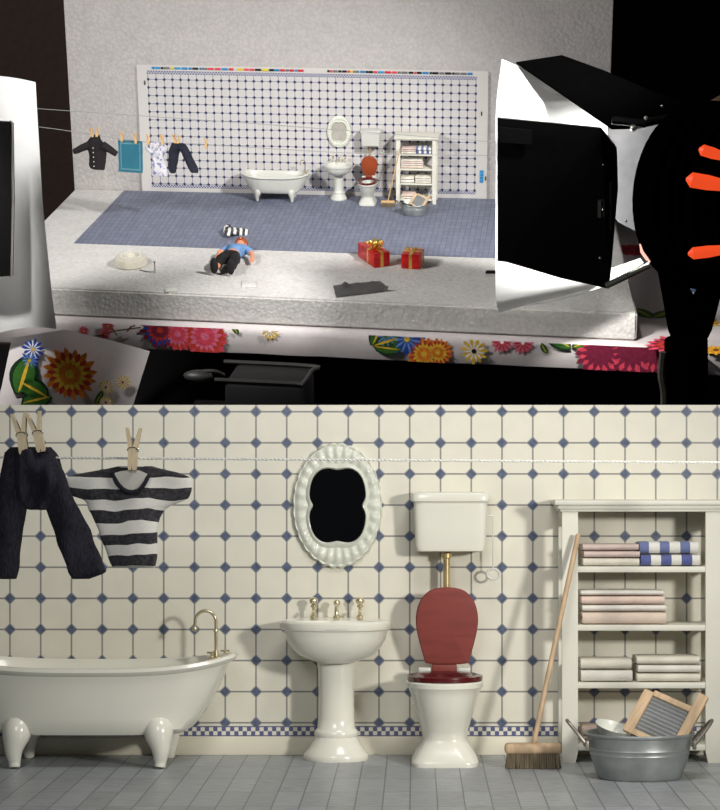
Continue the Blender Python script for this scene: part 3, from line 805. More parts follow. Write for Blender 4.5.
# corner flap hanging on the left
fy = -6.75
fpx = [(12, 338), (60, 336), (110, 344), (150, 351), (142, 376), (131, 412), (100, 414), (60, 416), (-6, 418), (2, 385)]
fp3 = [onY(u, v, fy-.12*math.sin(i*1.7)) for i, (u, v) in enumerate(fpx)]
fp3[1].y = fy+.2; fp3[2].y = fy+.2; fp3[3].y = fy+.1
cen = sum(fp3, Vector())/len(fp3); cv = b.verts.new(cen); fvs = [b.verts.new(p) for p in fp3]
for i in range(len(fvs)): b.faces.new((cv, fvs[i], fvs[(i+1) % len(fvs)]))
UXf = Vector((1, 0, 0))
def fpt(u, v): return onY(u, v, fy-.16)
leaf(b, fpt(18, 395), UXf, UZ, R(70), .72, .24); leaf(b, fpt(50, 398), UXf, UZ, R(150), .6, .2); leaf(b, fpt(52, 396), UXf, UZ, R(195), .55, .16)
big(b, fpt(70, 374), UXf, UZ, .46, None, (ORG, RED, YEL, ORG))
daisy(b, fpt(33, 349), UXf, UZ, .19, (BLU, WHT), YEL); daisy(b, fpt(30, 360), UXf, UZ, .16, (BLU, LBL), YEL)
for u, v in ((106, 387), (123, 382), (106, 402)): daisy(b, fpt(u, v), UXf, UZ, .13, (YEL, WHT), RED)
leaf(b, fpt(95, 405), UXf, UZ, R(60), .3, .05)
# prints on the top surface right of the slab
UYt = Vector((0, 1, 0))
for u, v, r_, kd in ((676, 345, .5, 0), (700, 322, .35, 1), (652, 318, .3, 2), (705, 285, .45, 3), (690, 262, .4, 1), (632, 250, .4, 0), (715, 240, .5, 3), (704, 215, .3, 2), (716, 350, .25, 1)):
    p = onZ(u, v, zt+.0)
    p.z = zt-.008
    if kd == 0: big(b, p, UXf, UYt, r_, None, (CRS, PLM, RED, PLM))
    if kd == 1: daisy(b, p, UXf, UYt, r_, (YEL, ORG), BRN)
    if kd == 2: leaf(b, p, UXf, UYt, R(120), r_*2, r_*.5); leaf(b, p, UXf, UYt, R(50), r_*2, r_*.5)
    if kd == 3: daisy(b, p, UXf, UYt, r_, (LBL, BLU), INK)
tc = obj('tablecloth', b, cw, mats=cmats); tag(tc, 'white oilcloth with bright red, orange and blue flowers draped over the dark table', 'tablecloth'); put(tc, MU)

# fixtures again, smaller in the picture: same models
def far(src, label, loc, name=None, sc=(1, 1, 1), rz=0, **kw):
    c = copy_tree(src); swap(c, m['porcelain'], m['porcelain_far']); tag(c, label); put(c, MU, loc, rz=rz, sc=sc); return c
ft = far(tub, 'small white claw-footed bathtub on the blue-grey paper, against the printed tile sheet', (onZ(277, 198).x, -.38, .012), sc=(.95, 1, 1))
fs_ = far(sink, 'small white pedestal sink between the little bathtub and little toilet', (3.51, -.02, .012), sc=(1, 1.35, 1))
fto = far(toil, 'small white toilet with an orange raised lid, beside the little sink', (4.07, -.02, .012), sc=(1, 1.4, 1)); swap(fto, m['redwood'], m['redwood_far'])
fmi = far(mir, 'small oval white mirror with pale coloured-in reflection on the printed tile sheet', (3.505, -.03, 1.06+FLZ), sc=(1, 1, .98), )
swap(fmi, m['mirror'], mat('painted_reflection_far', (196, 192, 180), .25, .35))  # pale base colour stands in for the reflected foam slab
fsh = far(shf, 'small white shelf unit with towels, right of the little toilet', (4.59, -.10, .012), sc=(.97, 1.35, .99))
fbp = onZ(386, 206); 
fb = far(br, 'small push broom leaning on the little shelf unit', (4.46, -.72, .012), sc=(1, 1, .97))
fwp = Vector((4.98, -1.22, .012))
fw = far(wt, 'small grey metal washtub on the blue-grey paper before the little shelf', fwp)
swap(fb, m['wood'], mat('pale_wood_far', (205, 165, 115), .6))
fwb = copy_tree(wb); tag(fwb, 'small wooden washboard leaning in the little washtub'); fwb.matrix_basis = MU @ board_mat(fwp+Vector((-.05, -.10, .035)))
fd = copy_tree(dish); tag(fd, 'tiny white dish inside the little washtub'); put(fd, MU, fwp+Vector((-.125, .03, .175)), ry=R(14), rx=R(12))
TOWL = {}
for (o, x0) in ST:
    c = copy_tree(o); lx, ly, lz_ = o.location
    c['group'] = 'towels in the small shelf unit'
    c['label'] = o['label'].replace('the large unit', 'the little unit').replace('the large washtub', 'the little washtub')
    put(c, MU, (4.59+(lx-.697)*.97, -.10+(ly+.02)*1.35, .012+lz_*.99), sc=(.97, 1.35, .99))

# lines
def at(u, v, Y=-2.4): return onY(u, v, Y)
A0, A1 = at(-30, 104), at(560, 147); B0, B1 = at(-30, 122), at(560, 160)
bm1 = bme(); tube(bm1, [A0, A0.lerp(A1, .5)+Vector((0, 0, .02)), A1], .0055, 6); o = obj('string_line', bm1, m['rope_far']); tag(o, 'upper bare white string stretched across the small bathroom', 'string'); put(o, MU)
PB = [at(-30, 121), at(40, 127), at(95, 135), at(145, 142), at(178, 143), at(206, 144.5), at(350, 153), at(480, 155.5), at(560, 157)]
bm1 = bme(); tube(bm1, smoothpath(PB, 4), .0055, 6); o = obj('string_line', bm1, m['rope_far']); tag(o, 'lower white string with small doll clothes pegged on it', 'string'); put(o, MU)
SC = 57.0
def fpin(u, v, r_, label):
    q = copy_tree(pin0); tag(q, label, group='clothespins on the far string'); swap(q, m['pinwood'], pinfar); put(q, MU, at(u, v, -2.44), ry=R(r_), sc=(1.05,)*3)
pinfar = mat('clothespin_wood_far', (212, 172, 112), .6)
for u, v, r_, lab in ((92, 133.5, -14, 'left clothespin on the dark doll jacket'), (97.5, 133, 16, 'right clothespin on the dark doll jacket'), (122, 137, 4, 'left clothespin on the teal cloth'), (135.5, 139, -5, 'right clothespin on the teal cloth'),
                      (148, 140, 3, 'left clothespin on the patterned white blouse'), (162, 140, -4, 'right clothespin on the patterned white blouse'), (175, 140, -12, 'left clothespin on the small dark jeans'), (178.5, 141, 10, 'right clothespin on the small dark jeans'), (206, 144, 4, 'lone clothespin on the string right of the small jeans')):
    fpin(u, v, r_, lab)
def grow(L, u0, v0, s=SC): return [((v0-v)/s, (a-u0)/s, (b_-u0)/s) for v, a, b_ in L]
# dark jacket
t = empty('doll_jacket', 'dark brown doll jacket with long outstretched sleeves and white buttons on the string', 'jacket')
jm = mat('dark_jacket_cloth', (24, 16, 19), .85, var=.3, vscale=20)
b = bme(); garment(b, grow([(135, 92, 100), (139, 89, 101), (144, 84, 104), (148, 83, 106), (151, 86.5, 106), (155, 87.5, 105.5), (162, 87.5, 104.5), (168, 88, 103.5), (170.5, 93, 102)], 95, 136), .06, .05, 2, fold=.8); obj('jacket_body', b, jm, t)
for a in ([(90, 145), (82, 148), (76, 151), (72.5, 152)], [(102, 145), (108, 148.5), (113, 152), (116, 154)]):
    b = bme(); tube(b, smoothpath([Vector(((u-95)/SC, 0, (136-v)/SC)) for u, v in a], 4), [.075-.0025*i for i in range(13)], 10); obj('sleeve', b, jm, t)
for i in range(5):
    b = bme(); ball(b, ((93.5-95)/SC, -.085, (136-(147+i*4.6))/SC), .011, (1, .5, 1), n=8); obj('button', b, m['enamel'], t)
put(t, MU, at(95, 136, -2.4))
# teal cloth
tk_ = NT('teal_cloth'); vec, X_, Y_, Z_ = tk_.xyz()
ex = tk_.ma('ABSOLUTE', X_); ez = tk_.ma('ABSOLUTE', Z_)
mx = tk_.ma('MAXIMUM', tk_.ma('MULTIPLY', ex, 1/.17), tk_.ma('MULTIPLY', ez, 1/.235))
rr_ = tk_.ma('MULTIPLY', tk_.ma('GREATER_THAN', mx, .93), tk_.ma('LESS_THAN', mx, 1.03))
tk_.l(tk_.mix(rr_, lin((66, 142, 164)), lin((130, 180, 190))), tk_.b.inputs['Base Color']); tk_.b.inputs['Roughness'].default_value = .9
b = bme(); vv = []
for i in range(17):
    row = []
    for j in range(17):
        x = -.215+.43*i/16; z = -.285+.57*j/16
        row.append(b.verts.new((x+.012*noise.noise(Vector((z*4, 0, 5))), .02*noise.noise(Vector((x*6, z*2, 1))), z)))
    vv.append(row)
for i in range(16):
    for j in range(16): b.faces.new((vv[i][j], vv[i+1][j], vv[i+1][j+1], vv[i][j+1]))
bmesh.ops.solidify(b, geom=b.faces[:], thickness=.012)
o = obj('teal_cloth', b, tk_.m); tag(o, 'teal blue rectangular cloth with a pale stitched border pegged on the string', 'cloth'); put(o, MU, at(130.5, 156.5, -2.4), ry=R(2))
# patterned blouse
t = empty('doll_blouse', 'white doll blouse with a pale blue print between teal cloth and small jeans', 'blouse')
pm = print_mat('blouse_print', lin((206, 204, 208)), lin((120, 126, 168)), 16)
b = bme(); garment(b, grow([(142, 150, 160), (145, 146, 166), (150, 145, 167.5), (153, 149, 165), (157, 152, 163), (162, 151, 164), (168, 150, 165.5), (175, 149.5, 166.5), (176.5, 152, 165)], 156, 142), .05, .06, 8, fold=1.0); obj('blouse_body', b, pm, t)
b = bme(); tube(b, smoothpath([Vector(((u-156)/SC, -.06, (142-v)/SC)) for u, v in ((151, 143), (155, 149), (160, 143))], 4), .012, 6); obj('collar', b, pm, t)
put(t, MU, at(156, 142, -2.4))
# jeans on far line
t = empty('doll_jeans', 'small dark blue doll jeans with spread legs hanging beside the patterned blouse', 'trousers')
dj = denim_mat('dark_denim_far', lin((14, 16, 26)), lin((38, 42, 60)))
for sgn, L, sd in ((0, [(143.5, 172, 180), (148, 169.5, 181), (153, 168, 179), (160, 167.5, 177.5), (167, 167, 176), (172, 168, 175), (173.5, 170, 174)], 3), (1, [(143.5, 174, 185), (147, 175, 187.5), (151, 180, 189.5), (157, 182.5, 192), (164, 185.5, 195), (170, 188.5, 197.5), (173, 191, 197)], 9)):
    b = bme(); garment(b, grow(L, 178, 143), .07, .04, sd, fold=1.0); obj('leg', b, dj, t)
b = bme(); tube(b, [(-.1, -.05, .0), (0, -.07, -.01), (.1, -.05, .0)], .02, 6); obj('waistband', b, dj, t)
put(t, MU, at(178, 143, -2.4))

# striped shirt lying on floor paper
t = make_shirt('doll_striped_shirt'); tag(t, 'small black and white striped doll shirt lying crumpled on the blue-grey paper')
stf = stripe_mat('striped_jersey_far', lin((222, 220, 214)), lin((16, 14, 18)), .1, warp=.03); swap(t, m['stripe'], stf)
pp = onZ(233, 235); t.matrix_basis = MU @ Matrix.Translation((pp.x-.2, pp.y+.02, .10)) @ Matrix.Rotation(R(98), 4, 'Z') @ Matrix.Rotation(R(-78), 4, 'X') @ Matrix.Diagonal((1.15, 1.4, 1.02, 1)) 

# gift boxes
gred = mat('red_foil', (196, 26, 24), .3, .35, var=.35, vscale=9, bump=.5, bscale=10, bdist=.03); gold = mat('gold_ribbon', (226, 190, 96), .28, .8, var=.2, vscale=12)
def gift(label, loc, rz, s, bow):
    t = empty('gift_box', label, 'gift box', 'red gift boxes'); b = bme(); box(b, (0, 0, s[2]/2), s, .02); obj('wrapped_box', b, gred, t)
    for ax in ((0,) if s[1] > s[0]*1.3 else (0, 1)):
        pass
    b = bme(); box(b, (0, 0, s[2]/2), (.05, s[1]+.008, s[2]+.008), .002); obj('ribbon', b, gold, t)
    b = bme(); box(b, (0, -s[1]*.12*(1 if bow else 0), s[2]/2), (s[0]+.01, .05, s[2]+.01), .002); obj('ribbon', b, gold, t)
    if bow:
        b = bme()
        for k in range(9):
            a = 2*PI*k/9; L_ = .13+.03*(k % 2)
            pts = [Vector((0, 0, 0)), Vector((math.cos(a)*L_*.6, math.sin(a)*L_*.6, .09)), Vector((math.cos(a)*L_, math.sin(a)*L_, .06+.03*(k % 3))), Vector((math.cos(a)*L_*.5, math.sin(a)*L_*.5, .02))]
            tube(b, [p+Vector((0, -s[1]*.12, s[2]+.01)) for p in smoothpath(pts, 3)], .022, 6)
        ball(b, (0, -s[1]*.12, s[2]+.09), .05); obj('bow', b, gold, t)
    else:
        b = bme(); tube(b, smoothpath([(-.13, -.02, s[2]+.015), (-.05, .02, s[2]+.05), (0, 0, s[2]+.02), (.06, .03, s[2]+.05), (.12, .0, s[2]+.015)], 4), .014, 6); obj('bow', b, gold, t)
    put(t, MU, loc, rz=rz); return t
ga, gb = onZ(374, 268.5), onZ(357, 256.5); gd = (ga-gb); gang = math.atan2(gd.y, gd.x)+PI/2; gl_ = gd.length*.97
gc = (ga+gb)/2+Vector((math.cos(gang), math.sin(gang), 0))*.15
gift('long red foil gift box with a gold bow, standing left of the smaller one', (gc.x, gc.y, .002), gang, (.29, gl_, .25), True)
g2 = onZ(411.5, 270); gift('small square red foil gift box with thin gold ribbon, right of the long one', (g2.x, -4.3, 0.002), R(-6), (.32, .42, .25), False)

# grey tape scrap
cs = [onZ(333, 286), onZ(380, 281.5), onZ(389, 291.5), onZ(336, 298)]
b = bme(); vv = []
for i in range(13):
    row = []
    for j in range(7):
        q = cs[0].lerp(cs[1], i/12).lerp(cs[3].lerp(cs[2], i/12), j/6); z = .012+.03*max(0, noise.noise(Vector((i*.55, j*.5, 2))))+(.09 if (i == 12 and j == 6) else 0)+(.05 if i == 3 and j < 2 else 0)
        row.append(b.verts.new((q.x, q.y, z)))
    vv.append(row)
for i in range(12):
    for j in range(6): b.faces.new((vv[i][j], vv[i+1][j], vv[i+1][j+1], vv[i][j+1]))
bmesh.ops.solidify(b, geom=b.faces[:], thickness=.008)
o = obj('tape_piece', b, mat('grey_tape', (112, 110, 108), .45, var=.1)); tag(o, 'wrinkled dark grey strip of tape on the white foam in front of the gifts', 'tape'); put(o, MU)
# tape roll
pr = onZ(127, 270)
t = empty('string_spool', 'white round spool lying on the foam at the left', 'spool')
b = bme(); lathe(b, [(.0, .0), (.25, .0), (.285, .02), (.29, .1), (.28, .17), (.24, .2), (.17, .205), (.13, .19), (.11, .12), (.1, .06), (0, .05)], (0, 0, 0), 40, cap0=False, cap1=False); obj('spool_body', b, mat('spool_white', (214, 208, 190), .6, var=.05), t)
b = bme(); lathe(b, [(.2, .2), (.2, .215), (.15, .215), (.15, .2)], (0, 0, 0), 32, cap0=False, cap1=False); obj('rim', b, m['rope'], t)
put(t, MU, (pr.x+.01, pr.y+.3, .0), sc=(.92, 1.15, .8))
b = bme(); lathe(b, [(.012, 0), (.012, .18), (.022, .185), (.022, .2)], (0, 0, 0), 10); tube(b, smoothpath([(-.02, 0, .03), (-.12, .02, .012), (-.28, .12, .012)], 4), .008, 6)
o = obj('push_pin', b, m['steel']); tag(o, 'thin metal pin with thread stuck in the foam right of the white spool', 'pin'); pq = onZ(155, 273); put(o, MU, (pq.x, pq.y, 0))
def scrap(u, v, w, d, name, label, cat, mt, h=.03, rz=0):
    p = onZ(u, v); b = bme(); box(b, (0, 0, h/2), (w, d, h), h*.3)
    for q in b.verts: q.co += Vector((noise.noise(q.co*9), noise.noise(q.co*7), 0))*.02
    o = obj(name, b, mt); tag(o, label, cat); put(o, MU, (p.x, p.y, .001), rz=rz)
scrap(249, 285, .24, .36, 'foam_offcut', 'small flat off-white foam offcut lying below the doll', 'foam scrap', foam, .025, .1)
scrap(171, 291, .2, .14, 'foam_crumb', 'white foam crumb at the front edge of the slab', 'foam scrap', m['enamel'], .03, .3)
scrap(491, 273.5, .17, .06, 'black_clip', 'small black clip on the foam beside the right paper reflector', 'clip', dark, .05, 0)

# doll lying on its back
def skin_obj(name, chains, mt, parent, sub=2):
    me = bpy.data.meshes.new(name); V, E_, RD = [], [], []
    idx = {}
    for ch in chains:
        last = None
        for key, co, r_ in ch:
            if key is None or key not in idx:
                V.append(co); RD.append(r_); i = len(V)-1
                if key is not None: idx[key] = i
            else: i = idx[key]
            if last is not None: E_.append((last, i))
            last = i
    me.from_pydata(V, E_, []); o = bpy.data.objects.new(name, me); C.objects.link(o)
    md = o.modifiers.new('skin', 'SKIN'); md.use_smooth_shade = True
    for i, r_ in enumerate(RD): me.skin_vertices[0].data[i].radius = (r_, r_)
    me.skin_vertices[0].data[0].use_root = True
    o.modifiers.new('sub', 'SUBSURF').levels = sub; o.modifiers['sub'].render_levels = sub
    me.materials.append(mt); o.parent = parent; return o
t = empty('doll', 'doll with ginger hair, light blue shirt and black trousers lying on the foam', 'doll')
skinm = mat('doll_skin', (222, 150, 112), .5, var=.05); hairm = mat('doll_hair', (150, 72, 26), .7); blue = mat('doll_shirt', (112, 150, 196), .85); blk = mat('doll_trousers', (14, 12, 14), .8)
S_ = 1.0
# local: y towards head, x across, z up; lying on its back
z0 = .13
ch = [[('p', (0, 0, z0), .11), ('s', (0, .25, z0), .1), ('c', (0, .45, z0+.01), .12), ('n', (0, .6, z0+.01), .05), ('h', (0, .69, z0+.02), .085), (None, (0, .79, z0+.02), .085)]]
for s in (-1, 1):
    ch.append([('p', 0, 0), (None, (s*.08, -.06, z0), .09), (None, (s*.11, -.36, z0+.03), .07), (None, (s*.12, -.68, z0-.03), .05)])
    hx, hy = (.33, .12) if s > 0 else (-.27, .1)
    ch.append([('c', 0, 0), (None, (s*.14, .5, z0), .055), (None, (s*.28, .32, z0-.02), .042), ('w%d' % s, (hx, hy, z0-.04), .03), ('m%d' % s, (hx+s*.01, hy-.06, z0-.05), .03)])
    for k in range(4): ch.append([('m%d' % s, 0, 0), (None, (hx+s*.01+(k-1.5)*.019, hy-.105-.006*(k in (1, 2)), z0-.055), .0095), (None, (hx+s*.01+(k-1.5)*.021, hy-.145-.01*(k in (1, 2)), z0-.07), .008)])
    ch.append([('w%d' % s, 0, 0), (None, (hx-s*.03, hy-.045, z0-.05), .01), (None, (hx-s*.045, hy-.08, z0-.06), .009)])
skin_obj('body', ch, skinm, t)
b = bme()
for s in (-1, 1): ball(b, (s*.03, .775, z0+.115), .011, n=8, mi=1)
ball(b, (0, .75, z0+.118), .016, (1, 1.3, 1), n=8); ball(b, (0, .71, z0+.11), .02, (1.4, .35, .5), n=8, mi=2)
for s in (-1, 1): ball(b, (s*.088, .75, z0+.02), .022, (.6, 1, 1), n=8)
obj('face', b, skinm, t, mats=[skinm, blk, mat('doll_lips', (170, 70, 60), .5)])
b = bme(); vs_ = ball(b, (0, .80, z0+.01), .115, (1, .9, 1.0), n=16)
obj('hair', b, hairm, t)
skin_obj('shirt', [[('a', (0, .02, z0), .13), ('b', (0, .25, z0), .125), ('c', (0, .46, z0+.01), .14), (None, (0, .56, z0+.01), .07)]]+[[('c', 0, 0), (None, (s*.15, .5, z0), .075), (None, (s*.27, .34, z0-.015), .062)] for s in (-1, 1)], blue, t, 1)
skin_obj('trousers', [[('a', (0, .04, z0), .125), ('b', (0, -.05, z0), .13)]]+[[('b', 0, 0), (None, (s*.09, -.12, z0), .11), (None, (s*.12, -.38, z0+.03), .088), (None, (s*.13, -.64, z0-.03), .078)] for s in (-1, 1)], blk, t, 1)
for s in (-1, 1):
    b = bme(); ball(b, (s*.14, -.75, z0+.02), .085, (.8, .8, 1.5), n=14); obj('shoe', b, blk, t)
fh, hd = onZ(228, 276), onZ(243, 247); dv = hd-fh; 
put(t, MU, (fh.lerp(hd, .5).x-.03, fh.lerp(hd, .5).y-.2, .0), rz=math.atan2(dv.y, dv.x)-PI/2-R(5), sc=(1.0, .86, 1.1))

# ---------------------------------------------------------------- right studio lamp
blkm = mat('black_metal', (10, 9, 9), .45, .3, var=.2, spec=.3)
paper = mat('white_paper', (240, 240, 238), .8, var=.01, emit=(255, 255, 250), estr=0)
vblk = mat('matt_black', (3, 3, 3), .95, var=.1, spec=0)
def pxpoly(pts): return [onY(u, v, Y) for u, v, Y in pts]
t = empty('studio_lamp', 'black studio lamp with open barn doors and glowing orange slots on a stand, right side', 'studio lamp'); put(t, MU)
b = bme(); prism(b, pxpoly([(497.5, 118, -8.2), (601, 128, -8.2), (617, 148, -8.15), (618, 188, -8.1), (612, 262, -8.1), (609, 289, -8.15), (560, 278, -8.2), (506, 262, -8.25), (497.5, 261, -8.25)]), (0, .05, 0)); obj('barn_door', b, blkm, t, smooth=False)
b = bme(); prism(b, pxpoly([(516, 62, -6.9), (562, 55, -6.6), (606, 71, -6.8), (645, 88, -7.2), (692, 104, -8.2), (688, 116, -8.3), (640, 127, -8.3), (612, 128, -8.3), (579, 105, -8.0), (545, 82, -7.4)]), (0, .03, -.03)); obj('barn_door', b, vblk, t, smooth=False)
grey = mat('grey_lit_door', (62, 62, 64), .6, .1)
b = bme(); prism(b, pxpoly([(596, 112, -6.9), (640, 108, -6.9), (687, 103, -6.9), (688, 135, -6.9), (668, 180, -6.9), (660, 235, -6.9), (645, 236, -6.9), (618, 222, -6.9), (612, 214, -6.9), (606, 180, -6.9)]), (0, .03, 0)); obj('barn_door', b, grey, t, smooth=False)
b = bme(); prism(b, pxpoly([(500, 127, -8.27), (532, 130, -8.27), (532, 144, -8.27), (500, 142, -8.27)]), (0, -.03, 0)); obj('door_clip', b, dark, t, smooth=False)
# housing: drum facing the table (away and to the left)
hc = onY(712, 196, -8.7)
dirv = Vector((-.75, .62, -.12)).normalized(); rq = dirv.to_track_quat('Z', 'Y').to_matrix()
b = bme(); prof = [(1.18, .35), (1.24, .45), (1.27, .4), (1.3, .1)]
for k in range(7): z = .1-k*.22; prof += [(1.34, z), (1.34, z-.1), (1.2, z-.12), (1.2, z-.2)]
prof += [(1.2, -1.6), (.9, -1.9), (.3, -2.0)]
lathe(b, [(0.0, .2), (1.1, .2)]+prof, hc, 48, rot=rq, cap0=False); obj('housing', b, vblk, t)
hot = mat('glowing_slot', (200, 60, 20), .5, emit=(255, 84, 40), estr=.8)
for (u0, v0, u1, v1, r_) in ((699, 149, 722, 156, .075), (686, 179, 722, 185, .1), (688, 254, 722, 250, .08)):
    b = bme(); p0, p1 = onY(u0, v0, -11.0), onY(u1, v1, -11.0); tube(b, [p0, p0.lerp(p1, .15), p0.lerp(p1, .6), p1], [.02, r_, r_, r_*.8], 10); obj('cooling_slot', b, hot, t)
b = bme(); p = [onY(u, v, -10.4) for u, v in ((640, 244), (642, 252), (647, 259), (650, 262))]; tube(b, p, [.008, .022, .022, .008], 8); obj('cooling_slot', b, mat('hot_edge', (255, 200, 190), .4, emit=(255, 190, 170), estr=1.2), t)
b = bme(); prism(b, [onY(u, v, -8.0) for u, v in ((699, 112), (724, 98), (724, 134), (704, 134))], (0, .3, 0)); obj('side_panel', b, mat('brown_panel', (96, 72, 50), .6), t, smooth=False)
# hinges, struts
for u0, v0, u1, v1, r_ in ((606, 286, 650, 265, .05), (612, 120, 646, 124, .06), (636, 122, 690, 112, .03), (601, 200, 601, 217, .05), (612, 182, 612, 230, .04)):
    b = bme(); Y0 = -8.35; p0, p1 = onY(u0, v0, Y0), onY(u1, v1, Y0); tube(b, [p0, p1], r_, 8); obj('strut', b, m['steel'] if u0 in (606, 601) else blkm, t)
for u, v, r_ in ((633.5, 128, .05), (646, 118, .03), (672, 117, .04), (603, 165, .012), (603, 210, .02), (600, 258, .02), (627, 274, .03), (626, 221, .02), (662, 106, .02)):
    b = bme(); ball(b, onY(u, v, -8.45), r_, n=8); obj('screw', b, m['steel'], t)
# yoke and stand
b = bme(); Yk = -9.5
prism(b, [onY(u, v, Yk) for u, v in ((654, 250), (672, 258), (694, 300), (716, 262), (730, 262), (712, 330), (702, 350), (676, 350), (668, 330), (662, 296))], (0, .25, 0)); obj('yoke', b, vblk, t, smooth=False)
b = bme(); p0, p1 = onY(686, 340, Yk+.1), onY(688, 520, Yk+.1); tube(b, [p0, p0.lerp(p1, .35), p0.lerp(p1, .36), p1], [.31, .31, .26, .26], 16); obj('stand_pole', b, vblk, t)
b = bme(); tube(b, smoothpath([onY(663, 352, Yk-.1), onY(661, 375, Yk-.1), onY(664, 395, Yk-.1), onY(662, 430, Yk-.1)], 4), .05, 6); obj('cable', b, m['zincdark'], t)
for dx in (-1, 0, 1):
    b = bme(); bp = onY(688, 400, Yk+.1); bp.z = -4.6; tube(b, [bp, (bp.x+dx*1.3, bp.y+(-.9 if dx else 1.2), -5.22)], .08, 8); obj('leg', b, blkm, t)
# white paper reflector clipped inside the doors
b = bme()
Lp = [(502, 59, -7.0), (498, 88, -7.5), (495.5, 118, -7.95), (495.5, 180, -8.05), (495.5, 262, -8.05), (496, 300, -7.9), (500, 313, -7.6)]
Rp = [(530, 71, -6.85), (560, 86, -6.95), (604, 112, -7.05), (606, 180, -7.1), (604, 255, -7.1), (600, 284, -7.1), (515, 308, -7.3)]
rowsL = [onY(*p) for p in Lp]; rowsR = [onY(*p) for p in Rp]
vv = []
for a, c in zip(smoothpath(rowsL, 4), smoothpath(rowsR, 4)):
    row = []
    for i in range(13):
        u = i/12; p = a.lerp(c, u); p.y += .35*math.sin(PI*u)*0+(1-(1-u)**3)*0; row.append(b.verts.new(p))
    vv.append(row)
for a, c in zip(vv, vv[1:]):
    for i in range(12): b.faces.new((a[i], a[i+1], c[i+1], c[i]))
bmesh.ops.solidify(b, geom=b.faces[:], thickness=.01)
o = obj('paper_reflector', b, paper); tag(o, 'curled white paper sheet clipped behind the black barn door, right side', 'paper reflector'); put(o, MU)
b = bme(); prism(b, [onY(u, v, Y) for u, v, Y in ((514, 307.5, -7.2), (575, 281, -7.05), (606, 270, -7.0), (640, 258, -7.0), (644, 263, -7.0), (600, 288, -7.1), (560, 300, -7.15))], (0, .01, -.01))
o = obj('translucent_gel', b, mat('gel_grey', (176, 176, 172), .6)); tag(o, 'pale folded diffusion sheet under the black barn door at the slab corner', 'diffusion sheet'); put(o, MU)

# ---------------------------------------------------------------- left lamp with white sheet
b = bme()
LL = [(-30, 74, -7.6), (-30, 200, -7.6), (-30, 345, -7.6)]
ex_ = [(38, 80), (39.5, 108), (42, 150), (45, 200), (50, 250), (54, 290), (59, 326)]
vv = []
for i, (u, v) in enumerate(ex_):
    row = []
    for j in range(11):
        s = j/10; uu = -30+(u+30)*s; v1 = v + ((1-s)*(-5) if i < 3 else (1-s)*16 if i == 6 else 0)
        p = onY(uu, v1, -7.5); p.y += .35*math.sin(s*PI)*(.4+.6*i/6)-.15*s; row.append(b.verts.new(p))
    vv.append(row)
for a, c in zip(vv, vv[1:]):
    for i in range(10): b.faces.new((a[i], a[i+1], c[i+1], c[i]))
bmesh.ops.solidify(b, geom=b.faces[:], thickness=.01)
o = obj('paper_reflector', b, paper); tag(o, 'tall white paper sheet with curled lower edge clipped to the lamp at the left edge', 'paper reflector'); put(o, MU)
t = empty('studio_lamp', 'black studio lamp whose barn door shows at the left edge before the white sheet', 'studio lamp'); put(t, MU)
b = bme(); prism(b, [onY(u, v, -8.3) for u, v in ((-60, 118), (10, 122), (11.5, 200), (10, 276), (-60, 282))], (0, .05, 0)); obj('barn_door', b, blkm, t, smooth=False)
b = bme(); prism(b, [onY(u, v, -8.28) for u, v in ((9.5, 121), (13, 124), (14, 200), (12.5, 276), (9.5, 277.5))], (0, .05, 0)); obj('door_edge', b, mat('worn_edge', (120, 116, 112), .5), t, smooth=False)
b = bme(); lathe(b, [(.2, 0), (1.0, .05), (1.15, .3), (1.15, 1.6), (.9, 1.8)], onY(-110, 200, -8.6), 32, rot=Vector((-1, -.4, 0)).to_track_quat('Z', 'Y').to_matrix()); obj('housing', b, blkm, t)
b = bme(); p0 = onY(-120, 230, -8.6); tube(b, [p0, (p0.x, p0.y, -5.24)], .12, 10); obj('stand_pole', b, blkm, t)

# grey case on the studio floor under the table
t = empty('plastic_case', 'dark grey plastic case with a paler rim in the shadow under the table', 'case')
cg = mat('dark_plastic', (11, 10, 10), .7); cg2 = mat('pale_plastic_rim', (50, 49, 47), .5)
pc = onY(262, 374, -7.6)
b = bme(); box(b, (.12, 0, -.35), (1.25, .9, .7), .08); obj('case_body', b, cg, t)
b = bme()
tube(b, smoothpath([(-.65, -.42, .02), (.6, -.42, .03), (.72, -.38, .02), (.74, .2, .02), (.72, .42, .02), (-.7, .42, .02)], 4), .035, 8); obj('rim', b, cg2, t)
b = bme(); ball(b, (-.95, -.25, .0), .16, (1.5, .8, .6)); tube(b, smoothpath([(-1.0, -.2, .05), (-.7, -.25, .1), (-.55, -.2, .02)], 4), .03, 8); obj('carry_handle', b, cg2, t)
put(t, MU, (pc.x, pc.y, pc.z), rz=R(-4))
b = bme(); box(b, (pc.x, pc.y+.1, (pc.z-.7-5.25)/2), (2.4, 1.2, pc.z-.7+5.25-.02), .03)
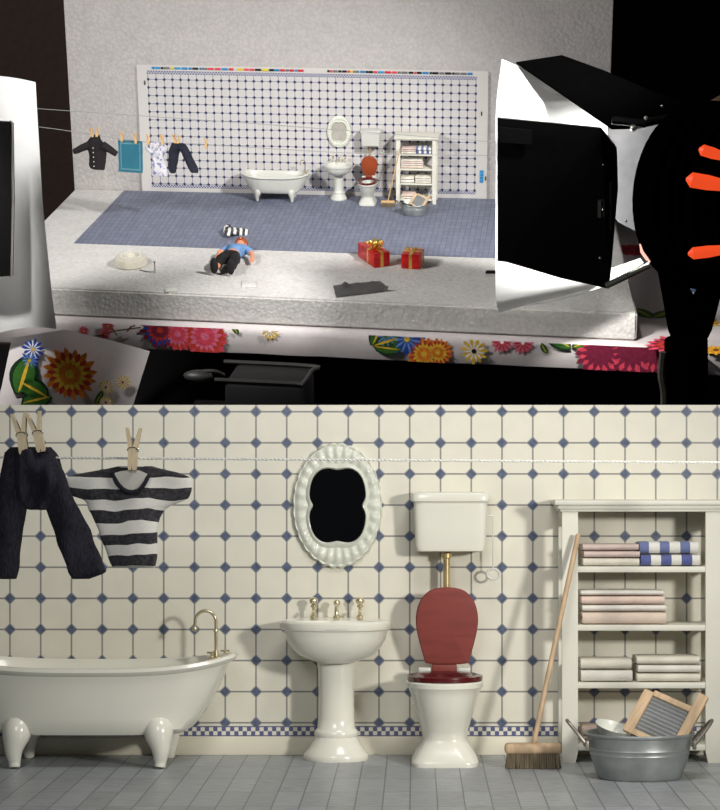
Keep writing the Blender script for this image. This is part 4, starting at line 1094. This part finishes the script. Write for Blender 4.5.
o = obj('low_stool', b, dark); tag(o, 'black stool in deep shadow carrying the dark plastic case', 'stool'); put(o, MU)

# ================================================================== LIGHT
W = bpy.data.worlds.new('studio_world'); bpy.context.scene.world = W; W.use_nodes = True
bg = W.node_tree.nodes['Background']; bg.inputs[0].default_value = (.9, .95, 1, 1); bg.inputs[1].default_value = .012
def lamp(name, typ, M, loc, tgt, energy, size=1.0, col=(1, 1, 1), cone=None, blend=.5):
    ld = bpy.data.lights.new(name, typ); ld.energy = energy; ld.color = col
    if typ == 'AREA': ld.shape = 'SQUARE'; ld.size = size
    if typ in ('SPOT', 'POINT'): ld.shadow_soft_size = size
    if typ == 'SPOT': ld.spot_size = R(cone); ld.spot_blend = blend
    o = bpy.data.objects.new(name, ld); C.objects.link(o)
    a, c = M @ Vector(loc), M @ Vector(tgt); o.matrix_world = Matrix.Translation(a) @ (c-a).to_track_quat('-Z', 'Y').to_matrix().to_4x4()
    return o
# near set
lamp('near_key', 'SPOT', ML, (3.2, -5.2, 1.85), (-.15, 0, .78), 800, .25, (1, .97, .91), 46, 1.0)
lamp('near_fill', 'AREA', ML, (-1.2, -6.5, 3.2), (0, 0, .6), 75, 1.8, (.97, .98, 1))
lamp('near_top', 'AREA', ML, (.5, -2.2, 3.6), (.3, -.5, .0), 52, 1.2, (1, .98, .95))
# far set
lamp('far_key', 'SPOT', MU, (10.5, -10, 8.5), (3.8, -3.0, .3), 8600, .5, (1, .985, .97), 50, 1.0)
lamp('far_fill', 'AREA', MU, (-3.5, -11, 7.5), (3, -2, .5), 1250, 2.0, (1, .985, .975))
lamp('lamp_bulb', 'POINT', MU, tuple(onY(604, 150, -7.7)), (0, 0, 0), 120, .1, (1, .98, .95))
lamp('lower_paper_fill', 'POINT', MU, tuple(onY(570, 240, -7.95)), (0, 0, 0), 400, .08, (1, .98, .95))  # added point light hidden behind the door, whitens the lower paper
lamp('left_paper_light', 'SPOT', MU, (-.6, -14.5, 6.6), (-2.5, -7.5, 1.1), 5200, .25, (1, .99, .97), 30, .35)  # added spot from the front, there only to brighten the left sheet
